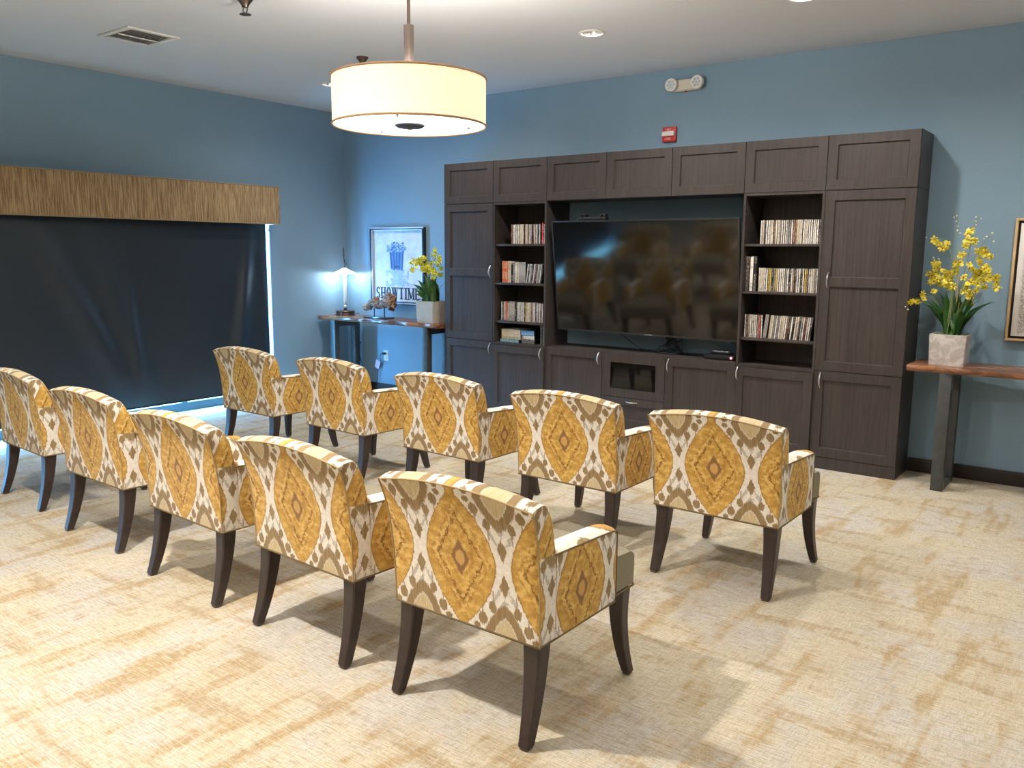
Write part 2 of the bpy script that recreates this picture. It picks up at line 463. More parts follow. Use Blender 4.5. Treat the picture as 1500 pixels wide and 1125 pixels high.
top = bmesh.ops.extrude_face_region(bm, geom=[])
struct('ceiling', bm, M['ceil'])
bm = BM(); box(bm, XL-0.2, XR+0.15, YF-0.15, 0.15, H+0.22, H+0.3); struct('trim_roof_deck', bm, M['ceil'])
bm = BM()
for a in ((XL-0.2, XL-0.1, YF-0.15, 0.15), (XR+0.05, XR+0.15, YF-0.15, 0.15), (XL-0.1, XR+0.05, 0.05, 0.15), (XL-0.1, XR+0.05, YF-0.15, YF-0.05)):
    box(bm, *a, H, H+0.22)
struct('trim_roof_edge', bm, M['ceil'])

# window: frame, panes, mullions
win = thing('window_1', None, None, (XL-0.13, (WY0+WY1)/2, 0)); win['kind'] = 'structure'
bm = BM(); fx0, fx1 = XL-0.17, XL-0.11
box(bm, fx0, fx1, WY0, WY1, 0.0, 0.085); box(bm, fx0, fx1, WY0, WY1, WZ1-0.07, WZ1)
box(bm, fx0, fx1, WY0, WY0+0.06, 0.085, WZ1-0.07)
box(bm, fx0, fx1, WY1-0.026, WY1, 0.085, WZ1-0.07)
for yy in (-2.03, -3.4, -4.9): box(bm, fx0, fx1, yy-0.03, yy+0.03, 0.085, WZ1-0.07)
obj('window_frame', bm, M['alum'], win, 0)
for a, b in ((WY0+0.06, -4.93), (-4.87, -3.43), (-3.37, -2.06), (-2.00, WY1-0.026)):
    bm = BM(); box(bm, XL-0.145, XL-0.139, a, b, 0.085, WZ1-0.07); obj('pane', bm, M['pane'], win, 0)

# roller shade
sh = thing('roller_shade', 'dark navy blackout roller shade pulled down over the wide window', 'blind', (XL+0.04, -3.7, 0.125))
def sheet(y, z):
    w = 0.0
    t = (1.85-z)
    for y0, sl, amp, wid in ((-1.30, -0.16, 0.042, 0.06), (-1.17, -0.01, 0.012, 0.045), (-2.62, 0.03, 0.018, 0.04), (-3.45, 0.50, 0.060, 0.11), (-2.95, 0.30, 0.036, 0.09), (-2.2, 0.2, 0.006, 0.16), (-4.4, 0.2, 0.02, 0.2)):
        w += amp*math.exp(-((y-(y0+sl*t))/wid)**2)*min(1, t*1.2)*min(1, max(0, (z-0.1)*3))
    return w + 0.004*math.sin(y*3.1)
bm = BM(); ny, nz = 200, 24; y0s, y1s, z0s, z1s = WY0-0.02+0.06, -1.118, 0.135, 2.08
g0 = []; g1 = []
for k in range(nz+1):
    z = z0s+(z1s-z0s)*k/nz
    g0.append([bm.verts.new((XL+0.040+sheet(y0s+(y1s-y0s)*i/ny, z), y0s+(y1s-y0s)*i/ny, z)) for i in range(ny+1)])
    g1.append([bm.verts.new((XL+0.038+sheet(y0s+(y1s-y0s)*i/ny, z), y0s+(y1s-y0s)*i/ny, z)) for i in range(ny+1)])
for k in range(nz):
    for i in range(ny):
        bm.faces.new((g0[k][i], g0[k][i+1], g0[k+1][i+1], g0[k+1][i])); bm.faces.new((g1[k][i], g1[k+1][i], g1[k+1][i+1], g1[k][i+1]))
for i in (0, ny):
    for k in range(nz): bm.faces.new((g0[k][i], g0[k+1][i], g1[k+1][i], g1[k][i]))
for k in (0, nz):
    for i in range(ny): bm.faces.new((g0[k][i], g0[k][i+1], g1[k][i+1], g1[k][i]))
obj('shade_cloth', bm, M['cloth'], sh, 60)
bm = BM(); box(bm, XL+0.030, XL+0.048, y0s, y1s, 0.124, 0.137, 0.003); obj('bottom_bar', bm, M['black'], sh)
bm = BM(); tube(bm, [(XL+0.032, y0s, 2.095), (XL+0.032, y1s+0.01, 2.095)], 0.024, 12); obj('roller_tube', bm, M['alum'], sh)
bm = BM()
tube(bm, [(XL+0.02, -1.070, 2.08), (XL+0.02, -1.070, 1.3), (XL+0.02, -1.072, 0.6), (XL+0.02, -1.068, 0.3)], 0.0022, 6)
lathe(bm, [(0.004, -0.012), (0.009, -0.008), (0.009, 0.008), (0.004, 0.012)], 8, (XL+0.02, -1.070, 1.77))
obj('pull_chain', bm, M['badge'], sh)
# valance
va = thing('window_valance', 'tan grasscloth box valance across the top of the dark window shade', 'valance', (XL+0.085, -3.7, 1.825))
bm = BM()
vy0, vy1, vz0, vz1, vx1 = -6.55, -1.03, 1.826, 2.198, XL+0.172
box(bm, vx1-0.018, vx1, vy0, vy1, vz0, vz1, 0.004); box(bm, XL+0.001, vx1-0.018, vy1-0.018, vy1, vz0, vz1, 0.003)
box(bm, XL+0.001, vx1-0.018, vy0, vy0+0.018, vz0, vz1); box(bm, XL+0.001, vx1-0.018, vy0+0.018, vy1-0.018, vz1-0.018, vz1)
obj('valance_box', bm, M['grass'], va)
bm = BM()
tube(bm, [(vx1+0.001, vy0, vz0+0.003), (vx1+0.001, vy1, vz0+0.003)], 0.005, 6); tube(bm, [(vx1+0.001, vy0, vz1-0.003), (vx1+0.001, vy1, vz1-0.003)], 0.005, 6)
obj('edge_welt', bm, plain('tan_welt', lin(160, 134, 98), 0.8), va)

# ------------------------------------------------------------------ recessed lights
LENS = emis('lamp_lens', (1.0, 0.93, 0.82, 1), 14.0)
M_CAN = plain('can_reflector', lin(176, 172, 168), 0.25, 0.9)
def can(x, y, lab):
    t = thing('recessed_downlight', lab, 'ceiling light', (x, y, H), 'recessed ceiling downlights')
    bm = BM(); lathe(bm, [(CAN_R+0.022, -0.001), (CAN_R+0.020, -0.006), (CAN_R+0.004, -0.008), (CAN_R-0.003, -0.004), (CAN_R-0.003, 0.0), (CAN_R-0.001, 0.004)], 32, (x, y, H), False); obj('trim_ring', bm, M['white'], t)
    bm = BM(); lathe(bm, [(CAN_R-0.003, -0.003), (CAN_R-0.012, 0.04), (0.045, 0.11), (0.0447, 0.112)], 32, (x, y, H), False); obj('reflector', bm, M_CAN, t)
    bm = BM(); lathe(bm, [(0.0445, 0.10), (0.040, 0.085), (0.022, 0.072), (0.004, 0.068)], 24, (x, y, H)); obj('lamp', bm, LENS, t)
    return t
labA = ['small recessed downlight in the ceiling just left of the drum pendant', 'recessed downlight in the ceiling behind the drum pendant', 'round recessed downlight in the ceiling right of the drum pendant, nearest the fire alarm',
        'recessed downlight in the ceiling above the right end of the wall unit', 'recessed downlight in the ceiling above the console on the right']
labB = ['recessed downlight in the ceiling behind the left end of the rear chair row', 'recessed downlight in the ceiling behind the middle of the rear chair row', 'recessed downlight in the ceiling above the open carpet farthest from the wall unit', 'recessed downlight in the ceiling above the open carpet on the right']
for (x, y), l in zip(cans_a, labA): can(x, y, l)
for (x, y), l in zip(cans_b, labB): can(x, y, l)

def light(kind, name, loc, energy, color, **k):
    l = bpy.data.lights.new(name, kind); l.energy = energy; l.color = color
    for a, v in k.items(): setattr(l, a, v)
    o = bpy.data.objects.new(name, l); COL.objects.link(o); o.location = loc
    return o
WARM = (1.0, 0.95, 0.89)
def spot(x, y, e, size=165, rad=0.055, col=WARM):
    return light('SPOT', 'downlight_beam', (x, y, H-0.012), e, col, spot_size=math.radians(size), spot_blend=1.0, shadow_soft_size=rad)
EA = [50, 75, 150, 130, 75]
for (x, y), e in zip(cans_a, EA): spot(x, y, e)
EB = {0.70: 130, 2.55: 400, 4.10: 90, 5.7: 60}  # strongest beam follows the chair shadows, the others are added fill
for (x, y) in cans_b: spot(x, y, EB[x])

# ------------------------------------------------------------------ pendant
px, py, pz, pr, ph = 2.478, -3.415, 2.183, 0.378, 0.222
pn = thing('drum_pendant_lamp', 'cream drum pendant lamp hanging on a metal rod over the front chairs', 'lamp', (px, py, H))
mshade = Mat('lit_linen_shade'); 
o_ = mshade.coord(); f_ = mshade.noise(mshade.scale(o_, 60, 60, 160), 1.0, 2)
mshade.set(lin(240, 226, 196), 0.8); mshade.b.inputs['Emission Strength'].default_value = 0.70
mshade.nt.links.new(mshade.mix(f_.above(0.5, 0.3), (1.0, 0.79, 0.51, 1), (1.0, 0.82, 0.57, 1)).s, mshade.b.inputs['Emission Color'])
bm = BM(); n = 96
prof = [(pr, 0.0), (pr, ph), (pr-0.004, ph), (pr-0.004, 0.0)]
loft(bm, [[(px+r*math.cos(2*PI*i/n), py+r*math.sin(2*PI*i/n), pz+z) for i in range(n)] for r, z in prof+prof[:1]], False)
bmesh.ops.remove_doubles(bm, verts=bm.verts[:], dist=1e-5)
obj('lamp_shade', bm, mshade.m, pn)
for zz in (0.0, ph):
    bm = BM(); pts = [(px+(pr+0.0015)*math.cos(2*PI*i/n), py+(pr+0.0015)*math.sin(2*PI*i/n), pz+zz) for i in range(n+1)]
    tube(bm, pts, 0.0055, 6, False); obj('shade_trim', bm, M['trimband'], pn)
bm = BM(); lathe(bm, [(0.01, 0.012), (pr-0.006, 0.012), (pr-0.006, 0.006), (0.01, 0.006)], 64, (px, py, pz)); obj('diffuser', bm, emis('lit_diffuser', (1.0, 0.97, 0.92, 1), 3.0), pn)
bm = BM(); lathe(bm, [(0.005, -0.012), (0.060, -0.010), (0.074, -0.002), (0.074, 0.004), (0.005, 0.005)], 40, (px, py, pz)); obj('bottom_cap', bm, M['capm'], pn)
bm = BM(); lathe(bm, [(0.002, -0.02), (0.012, -0.018), (0.012, -0.012)], 16, (px, py, pz)); obj('finial', bm, M['nickel'], pn)
for a in (200, 340, 90):
    bm = BM(); lathe(bm, [(0.002, -0.004), (0.006, -0.002), (0.006, 0.006)], 10, (px+0.30*math.cos(math.radians(a-37)), py+0.30*math.sin(math.radians(a-37)), pz)); obj('screw', bm, M['nickel'], pn)
bm = BM()
for k in range(3):
    a = 2*PI*k/3+0.4
    tube(bm, [(px, py, pz+ph-0.03), (px+(pr-0.003)*math.cos(a), py+(pr-0.003)*math.sin(a), pz+ph-0.006)], 0.003, 6)
obj('spider', bm, M['nickel'], pn)
bm = BM(); box(bm, px-0.018, px+0.018, py-0.018, py+0.018, pz+0.10, pz+0.477, 0.003); obj('stem_sleeve', bm, M['nickel'], pn)
bm = BM(); tube(bm, [(px, py, pz+0.46), (px, py, H-0.02)], 0.0085, 12); obj('rod', bm, M['nickel'], pn)
bm = BM(); lathe(bm, [(0.012, -0.03), (0.06, -0.026), (0.065, -0.005), (0.065, -0.0005)], 32, (px, py, H)); obj('canopy', bm, M['nickel'], pn)
for k in range(3):
    a = 2*PI*k/3
    bx, by = px+0.13*math.cos(a), py+0.13*math.sin(a)
    bm = BM(); bmesh.ops.create_uvsphere(bm, u_segments=12, v_segments=8, radius=0.03, matrix=Matrix.Translation((bx, by, pz+0.14))); obj('bulb', bm, emis('bulb_glass', (1, 0.85, 0.65, 1), 6.0), pn)
    light('POINT', 'pendant_bulb', (bx, by, pz+0.21), 38, (1.0, 0.96, 0.91), shadow_soft_size=0.03)

# unseen pendants added behind and beside the camera to brighten the room
for (qx, qy), lab in (((2.478, -7.0), 'cream drum pendant lamp over the open carpet behind the rear chairs'), ((6.35, -3.415), 'cream drum pendant lamp over the open carpet right of the chairs'), ((6.35, -7.6), 'cream drum pendant lamp in the corner of the room behind the camera')):
    c = copy_tree(pn); c.location = (qx, qy, H); c['label'] = lab; c['group'] = 'drum pendant lamps'
    light('POINT', 'pendant_bulb', (qx, qy, pz+0.20), 36, (1.0, 0.95, 0.90), shadow_soft_size=0.12)  # soft fill inside each added pendant
    dl = light('AREA', 'pendant_downlight', (qx, qy, pz-0.03), 8, (1.0, 0.95, 0.90), shape='DISK', size=0.66)  # downward fill light added under each extra pendant
pn['group'] = 'drum pendant lamps'

# ------------------------------------------------------------------ ceiling fittings
def sprinkler(x, y, lab):
    t = thing('fire_sprinkler', lab, 'sprinkler', (x, y, H), 'ceiling sprinkler heads')
    bm = BM(); lathe(bm, [(0.046, -0.0005), (0.046, -0.010), (0.034, -0.022), (0.022, -0.040), (0.018, -0.052)], 24, (x, y, H)); obj('escutcheon', bm, M['nickel'], t)
    bm = BM()
    for q in (-1, 1): tube(bm, [(x+q*0.014, y, H-0.050), (x+q*0.022, y, H-0.066), (x+q*0.006, y, H-0.088)], 0.004, 6)
    obj('yoke', bm, M['nickel'], t)
    bm = BM(); lathe(bm, [(0.006, -0.084), (0.034, -0.089), (0.036, -0.093), (0.004, -0.094)], 16, (x, y, H)); obj('deflector', bm, M['nickel'], t)
sprinkler(0.415, -1.79, 'chrome sprinkler head on the ceiling just above the pendant shade')
sprinkler(0.985, -3.27, 'chrome sprinkler head on the ceiling at the top edge, left of the pendant rod')

vt = thing('ceiling_air_vent', 'white louvred air vent set in the ceiling above the window', 'vent', (-0.395, -3.165, H))
vx0, vx1_, vy0_, vy1_ = -0.60, -0.19, -3.36, -2.97
bm = BM()
for a in ((vx0, vx1_, vy0_, vy0_+0.04), (vx0, vx1_, vy1_-0.04, vy1_), (vx0, vx0+0.04, vy0_+0.04, vy1_-0.04), (vx1_-0.04, vx1_, vy0_+0.04, vy1_-0.04)):
    box(bm, *a, H-0.012, H-0.0005, 0.003)
obj('vent_frame', bm, M['white'], vt)
bm = BM(); box(bm, vx0+0.035, vx1_-0.035, vy0_+0.035, vy1_-0.035, H-0.003, H-0.0008); obj('vent_backing', bm, plain('duct_grey', lin(140, 138, 136), 0.7), vt)
for k in range(12):
    yy = vy0_+0.056+k*0.0255
    bm = BM(); quad(bm, (vx0+0.04, yy-0.012, H-0.014), (vx1_-0.04, yy-0.012, H-0.014), (vx1_-0.04, yy+0.006, H-0.005), (vx0+0.04, yy+0.006, H-0.005))
    bmesh.ops.solidify(bm, geom=bm.faces[:], thickness=0.002); obj('slat', bm, M['white'], vt)
bm = BM(); box(bm, (vx0+vx1_)/2-0.008, (vx0+vx1_)/2+0.008, vy0_+0.04, vy1_-0.04, H-0.018, H-0.013); obj('centre_bar', bm, M['white'], vt)

# emergency light
ex, ez = 2.33, 2.912
em = thing('emergency_light', 'white twin-head emergency light on the wall above the red fire alarm', 'emergency light', (ex, 0, ez))
bm = BM(); box(bm, ex-0.125, ex+0.125, -0.05, -0.001, ez-0.042, ez+0.052, 0.018, 3); obj('housing', bm, M['cream'], em)
for s in (-1, 1):
    cx = ex+s*0.112; cz = ez+0.008
    bm = BM()
    rings = []
    for r, yy in ((0.035, -0.045), (0.052, -0.06), (0.054, -0.085), (0.050, -0.092)):
        rings.append([(cx+r*math.cos(2*PI*i/28), yy, cz+r*math.sin(2*PI*i/28)) for i in range(28)])
    loft(bm, rings); hd = obj('lamp_head', bm, M['white'], em)
    bm = BM()
    for k in range(7):
        a = 2*PI*k/6; rr = 0.027 if k < 6 else 0.0
        rings = [[(cx+rr*math.cos(a)+r*math.cos(2*PI*i/12), yy, cz+rr*math.sin(a)+r*math.sin(2*PI*i/12)) for i in range(12)] for r, yy in ((0.0115, -0.091), (0.0105, -0.0965), (0.003, -0.098))]
        loft(bm, rings)
    obj('lens_cluster', bm, plain('lens_cells', lin(196, 200, 202), 0.15), hd)
bm = BM(); box(bm, ex-0.012, ex+0.004, -0.04, -0.02, ez-0.05, ez-0.041, 0.002); obj('indicator', bm, M['red'], em)

# text built from strokes -------------------------------------------------
def stroke_text(bm, word, x0, z0, h, w, y, t=0.002, serif=True, th=0.2):
    """letters from bars and curved strokes, drawn in the x-z plane at y, facing -y"""
    def bar(a, b, wd):
        a = Vector((a[0], 0, a[1])); b = Vector((b[0], 0, b[1])); d = (b-a); L = d.length; d /= L
        nrm = Vector((-d.z, 0, d.x))*wd/2
        p = [a-nrm, b-nrm, b+nrm, a+nrm]
        lo = [bm.verts.new((q.x, y-t, q.z)) for q in p]; hi = [bm.verts.new((q.x, y, q.z)) for q in p]
        bm.faces.new(lo); bm.faces.new(hi[::-1])
        for i in range(4): j = (i+1) % 4; bm.faces.new((lo[i], hi[i], hi[j], lo[j]))
    def arc(cx, cz, rx, rz, a0, a1, wd, n=14):
        ps = [(cx+rx*math.cos(math.radians(a0+(a1-a0)*i/n)), cz+rz*math.sin(math.radians(a0+(a1-a0)*i/n))) for i in range(n+1)]
        for i in range(n):
            k = abs(math.cos(math.radians(a0+(a1-a0)*(i+.5)/n)))
            bar(ps[i], ps[i+1], wd*(0.45+0.55*k))
    x = x0
    for ch in word:
        lw = w*(1.35 if ch in 'WM' else 0.5 if ch == 'I' else 0.85 if ch in 'SEF' else 1.0)
        W = th*h*0.8; n_ = W*0.45; a, b = x+W/2, x+lw-W/2
        def ser(cx, zz): 
            if serif: bar((cx-W*0.95, zz), (cx+W*0.95, zz), n_*0.8)
        zt, zb, zm = z0+h-n_*0.4, z0+n_*0.4, z0+h/2
        if ch == 'S':
            cx = (a+b)/2; rx = (b-a)/2
            arc(cx, z0+h*0.73, rx, h*0.245, 20, 270, W*0.9); arc(cx, z0+h*0.265, rx, h*0.245, 90, -160, W*0.9)
        elif ch == 'H':
            bar((a, z0), (a, z0+h), W); bar((b, z0), (b, z0+h), W); bar((a, zm), (b, zm), n_)
            for q in (a, b): ser(q, zt); ser(q, zb)
        elif ch == 'O': arc((a+b)/2, zm, (b-a)/2, h*0.48, 0, 360, W, 24)
        elif ch == 'W':
            q = (b-a)/4
            bar((a, zt), (a+q, z0), W); bar((a+q, z0), (a+2*q, zt), n_); bar((a+2*q, zt), (a+3*q, z0), W); bar((a+3*q, z0), (b, zt), n_); ser(a, zt); ser(b, zt); ser(a+2*q, zt)
        elif ch == 'T':
            cx = (a+b)/2; bar((cx, z0), (cx, z0+h), W); bar((x+n_*.3, zt), (x+lw-n_*.3, zt), n_); ser(cx, zb)
            bar((x+n_*.5, zt), (x+n_*.5, zt-h*.16), n_*.8); bar((x+lw-n_*.5, zt), (x+lw-n_*.5, zt-h*.16), n_*.8)
        elif ch == 'I': cx = (a+b)/2; bar((cx, z0), (cx, z0+h), W); ser(cx, zt); ser(cx, zb)
        elif ch == 'M':
            bar((a, z0), (a, z0+h), n_); bar((a, zt), ((a+b)/2, z0+h*.1), W); bar(((a+b)/2, z0+h*.1), (b, zt), n_); bar((b, z0), (b, z0+h), W); ser(a, zb); ser(b, zb); ser(a, zt); ser(b, zt)
        elif ch in 'EF':
            bar((a, z0), (a, z0+h), W); bar((a, zt), (x+lw, zt), n_); bar((a, zm), (x+lw*.8, zm), n_)
            if ch == 'E': bar((a, zb), (x+lw, zb), n_)
        elif ch == 'R':
            bar((a, z0), (a, z0+h), W); arc(a, z0+h*.74, b-a, h*.24, 90, -90, W*.9, 8); bar((a+(b-a)*.4, z0+h*.5), (b, z0), W)
        elif ch == 'A': bar((a, z0), ((a+b)/2, z0+h), n_); bar(((a+b)/2, z0+h), (b, z0), W); bar((a+(b-a)*.2, z0+h*.32), (b-(b-a)*.2, z0+h*.32), n_)
        elif ch == 'U': bar((a, z0+h*.3), (a, z0+h), W); bar((b, z0+h*.3), (b, z0+h), W); arc((a+b)/2, z0+h*.32, (b-a)/2, h*.3, 180, 360, W, 8)
        elif ch == 'N': bar((a, z0), (a, z0+h), W); bar((a, z0+h), (b, z0), W); bar((b, z0), (b, z0+h), W)
        elif ch == 'G': arc((a+b)/2, zm, (b-a)/2, h*0.48, 50, 350, W, 16); bar(((a+b)/2, zm-h*.05), (b, zm-h*.05), n_)
        x += lw + w*0.16
    return x

# fire alarm
fxc, fz0, fz1 = 2.188, 2.478, 2.60
fa = thing('fire_alarm', 'red wall fire alarm with a white strobe above the wall unit', 'alarm', (fxc, 0, fz0))
bm = BM(); box(bm, fxc-0.062, fxc+0.062, -0.035, -0.001, fz0, fz1, 0.008); obj('housing', bm, M['red'], fa)
bm = BM(); box(bm, fxc-0.058, fxc+0.052, -0.052, -0.034, fz0+0.046, fz0+0.085, 0.006); obj('strobe_lens', bm, M['white'], fa)
bm = BM(); stroke_text(bm, 'FIRE', fxc-0.032, fz0+0.090, 0.018, 0.014, -0.0348, 0.001, False, 0.25)
stroke_text(bm, 'FIRE', fxc-0.034, fz0+0.015, 0.020, 0.015, -0.0348, 0.001, False, 0.25); obj('lettering', bm, M['pale'], fa)

# ------------------------------------------------------------------ wall unit
W = 0.6
def handle(x, z, yf, parent, horiz=False):
    """slim bowed nickel pull"""
    L = 0.052
    if horiz: pts = [(x+L*t, yf-0.004-0.024*(1-t*t), z) for t in [i/8-1 for i in range(17)]]
    else: pts = [(x, yf-0.004-0.024*(1-t*t), z+L*t) for t in [i/8-1 for i in range(17)]]
    bm = BM(); tube(bm, pts, [0.0035+0.0035*(1-((i-8)/8)**2) for i in range(17)], 8)
    for s in (0, -1):
        p = pts[s]; tube(bm, [(p[0], yf+0.001, p[2]), (p[0], yf-0.005, p[2])], 0.005, 8)
    return obj('handle', bm, M['chrome'], parent)
def shaker(bm, x0, x1, z0, z1, yf, panels, t=0.019, rec=0.012, bv=0.006):
    """framed door front: slab with bevelled recessed panels"""
    xs = panels[0][0], panels[0][1]
    yb = yf+t
    pz = sorted((p[2], p[3]) for p in panels)
    box(bm, x0, xs[0], yf, yb, z0, z1); box(bm, xs[1], x1, yf, yb, z0, z1)
    zz = z0
    for a, b in pz: box(bm, xs[0], xs[1], yf, yb, zz, a); zz = b
    box(bm, xs[0], xs[1], yf, yb, zz, z1)
    for a, b in pz:
        X0, X1 = xs; yi = yf+rec
        o = [(X0, yf, a), (X1, yf, a), (X1, yf, b), (X0, yf, b)]
        i = [(X0+bv, yi, a+bv), (X1-bv, yi, a+bv), (X1-bv, yi, b-bv), (X0+bv, yi, b-bv)]
        for k in range(4):
            j = (k+1) % 4; quad(bm, o[k], o[j], i[j], i[k])
        quad(bm, *i)
RW = 0.066
def door(x0, x1, z0, z1, parent, splits=1, name='door'):
    bm = BM(); g = 0.0026; X0, X1, Z0, Z1 = x0+g, x1-g, z0+g, z1-g
    inner = (Z1-Z0-RW*(splits+1))/splits
    ps = [(X0+RW, X1-RW, Z0+RW+k*(inner+RW), Z0+RW+k*(inner+RW)+inner) for k in range(splits)]
    shaker(bm, X0, X1, Z0, Z1, -D, ps)
    return obj(name, bm, M['cab'], parent, 0)
T = 0.018
def carcass(bm, x0, x1, z0, z1, y0=-D+0.020, y1=-0.004):
    box(bm, x0, x0+T, y0, y1, z0, z1); box(bm, x1-T, x1, y0, y1, z0, z1)
    box(bm, x0+T, x1-T, y0, y1, z1-T, z1); box(bm, x0+T, x1-T, y0, y1, z0, z0+T); box(bm, x0+T, x1-T, y1-0.008, y1, z0+T, z1-T)
zB, zT, zU = PL+HB, PL+HB+HT, PL+HB+HT+HU
def plinth(x0, x1, t):
    bm = BM(); box(bm, x0+0.001, x1-0.001, -D+0.004, -D+0.022, 0, PL-0.001); box(bm, x0+0.001, x0+0.019, -D+0.022, -0.004, 0, PL-0.001); box(bm, x1-0.019, x1-0.001, -D+0.022, -0.004, 0, PL-0.001)
    obj('plinth', bm, M['cab'], t, 0)
uplab = ['dark upper wall cabinet at the far left end, above the left tall cupboard', 'dark upper wall cabinet above the left bookcase', 'dark upper wall cabinet above the left end of the television',
         'dark upper wall cabinet above the middle of the television', 'dark upper wall cabinet above the right end of the television', 'dark upper wall cabinet above the right bookcase', 'dark upper wall cabinet at the right end, above the right tall cupboard']
for i in range(7):
    x0, x1 = i*W, i*W+W
    t = thing('upper_cabinet', uplab[i], 'cabinet', (x0+W/2, -D/2, zT), 'upper cabinets along the top of the wall unit')
    bm = BM(); carcass(bm, x0+0.0005, x1-0.0005, zT+0.001, zU); obj('body', bm, M['cab'], t, 0)
    door(x0, x1, zT+0.001, zU, t)
# tall cupboards
for i, lab, hx in ((0, 'tall dark cupboard at the left end of the wall unit with two handled doors', 1), (6, 'tall dark cupboard at the right end of the wall unit beside the orchid', 0)):
    x0, x1 = i*W, i*W+W
    t = thing('tall_cabinet', lab, 'cabinet', (x0+W/2, -D/2, 0))
    bm = BM(); carcass(bm, x0+0.0005, x1-0.0005, PL, zT); box(bm, x0+T, x1-T, -D+0.021, -0.013, zB-0.009, zB+0.009); obj('body', bm, M['cab'], t, 0)
    plinth(x0, x1, t)
    d = door(x0, x1, zB, zT, t, 2); handle(x1-0.027 if hx else x0+0.027+0.03, 1.382, -D, d)
    d = door(x0, x1, PL, zB, t, 1); handle(x1-0.027 if hx else x0+0.027+0.02, 0.660, -D, d)
# bookcases (open shelves over a cupboard)
SH = [1.637, 1.283, 0.929]
for i, lab, hx in ((1, 'left open bookcase of the wall unit with three shelves over a cupboard', 1), (5, 'right open bookcase of the wall unit with shelves of cases over a cupboard', 0)):
    x0, x1 = i*W, i*W+W
    t = thing('bookcase', lab, 'bookcase', (x0+W/2, -D/2, 0))
    bm = BM(); carcass(bm, x0+0.0005, x1-0.0005, PL, zT, -D+0.002)
    box(bm, x0+T, x1-T, -D+0.002, -0.013, zB-0.022, zB-0.002)
    obj('body', bm, M['cab'], t, 0)
    plinth(x0, x1, t)
    for z in SH:
        bm = BM(); box(bm, x0+T+0.001, x1-T-0.001, -D+0.012, -0.014, z-0.018, z, 0.0015); obj('shelf', bm, M['cab'], t)
    bm = BM(); 
    d = door(x0, x1, PL, zB-0.022, t, 1); d.location.y -= 0.019; 
    handle(x1-0.027 if hx else x0+0.027, 0.655, -D-0.019, d); bm.free()
# low cabinets under the television
for i, lab, hx in ((2, 'low dark cabinet under the left part of the television, handle at its right', 1), (3, 'low dark media cabinet with a glass flap door over a drawer', None), (4, 'low dark cabinet under the right part of the television, handle at its left', 0)):
    x0, x1 = i*W, i*W+W
    t = thing('media_cabinet' if i == 3 else 'base_cabinet', lab, 'cabinet', (x0+W/2, -D/2, 0), None if i == 3 else 'low cabinets under the television')
    bm = BM(); carcass(bm, x0+0.0005, x1-0.0005, PL, zB)
    if i == 3: box(bm, x0+T, x1-T, -D+0.03, -0.013, PL+0.26-0.009, PL+0.26+0.009); box(bm, x0+T, x1-T, -D+0.04, -0.013, 0.525, 0.541)
    obj('body', bm, M['cab'], t, 0)
    plinth(x0, x1, t)
    if i != 3:
        d = door(x0, x1, PL, zB-0.001, t, 1); handle(x1-0.03 if hx else x0+0.03, 0.660, -D, d)
    else:
        g = 0.0018; X0, X1, Z0, Z1 = x0+g, x1-g, PL+0.26+g, zB-g; y0, y1 = -D, -D+0.019
        bm = BM(); ax, bx, az, bz = X0+0.083, X1-0.083, Z0+0.070, Z1-0.082
        box(bm, X0, ax, y0, y1, Z0, Z1); box(bm, bx, X1, y0, y1, Z0, Z1); box(bm, ax, bx, y0, y1, Z0, az); box(bm, ax, bx, y0, y1, bz, Z1)
        gd = obj('flap_door', bm, M['cab'], t, 0)
        gm = Mat('dark_glass'); gm.set(lin(20, 19, 18), 0.04, spec=0.9)
        tr = gm.n.new('ShaderNodeBsdfTransparent'); mx = gm.n.new('ShaderNodeMixShader'); mx.inputs[0].default_value = 0.35
        tr.inputs[0].default_value = (0.5, 0.5, 0.5, 1)
        gm.nt.links.new(gm.b.outputs[0], mx.inputs[1]); gm.nt.links.new(tr.outputs[0], mx.inputs[2]); gm.nt.links.new(mx.outputs[0], gm.out.inputs[0])
        bm = BM(); box(bm, ax, bx, y0+0.008, y0+0.012, az, bz); obj('glass_panel', bm, gm.m, gd, 0)
        bm = BM(); shaker(bm, X0, X1, PL+g, PL+0.26-g, -D, [(X0+RW, X1-RW, PL+g+RW, PL+0.26-g-RW)])
        dr = obj('drawer', bm, M['cab'], t, 0); handle(x0+W/2, PL+0.26-0.034, -D, dr, True)
        t3 = thing('media_player', 'dark media box behind the glass flap of the low cabinet', 'media player', (x0+W/2, -0.18, 0.541))
        bm = BM(); box(bm, x0+0.12, x0+0.48, -0.30, -0.08, 0.542, 0.592, 0.004); obj('case', bm, M['black'], t3)
        bm = BM(); box(bm, x0+0.14, x0+0.46, -0.302, -0.2995, 0.552, 0.566); obj('tray', bm, M['bezel'], t3)

# ------------------------------------------------------------------ television
tv = thing('television', 'large black flat television tilted slightly forward in the wall unit', 'television', (2.125, -0.2, 0.88))
tilt = math.atan2(0.13, 0.945)
def tvm(bm):
    Mx = Matrix.Translation((2.126, -0.262, 0.879)) @ Matrix.Rotation(tilt, 4, 'X')
    bmesh.ops.transform(bm, matrix=Mx, verts=bm.verts[:]); return bm
hw_, th_ = 0.856, 0.962
bm = BM(); box(bm, -hw_, hw_, 0, 0.035, 0, th_, 0.005); box(bm, -0.45, 0.45, 0.03, 0.06, 0.12, 0.62, 0.01); obj('cabinet_back', tvm(bm), M['black'], tv)
bm = BM()
for a in ((-hw_, hw_, 0, 0.014), (-hw_, hw_, th_-0.010, th_), (-hw_, -hw_+0.010, 0.014, th_-0.010), (hw_-0.010, hw_, 0.014, th_-0.010)):
    box(bm, a[0], a[1], -0.006, 0.006, a[2], a[3], 0.0015)
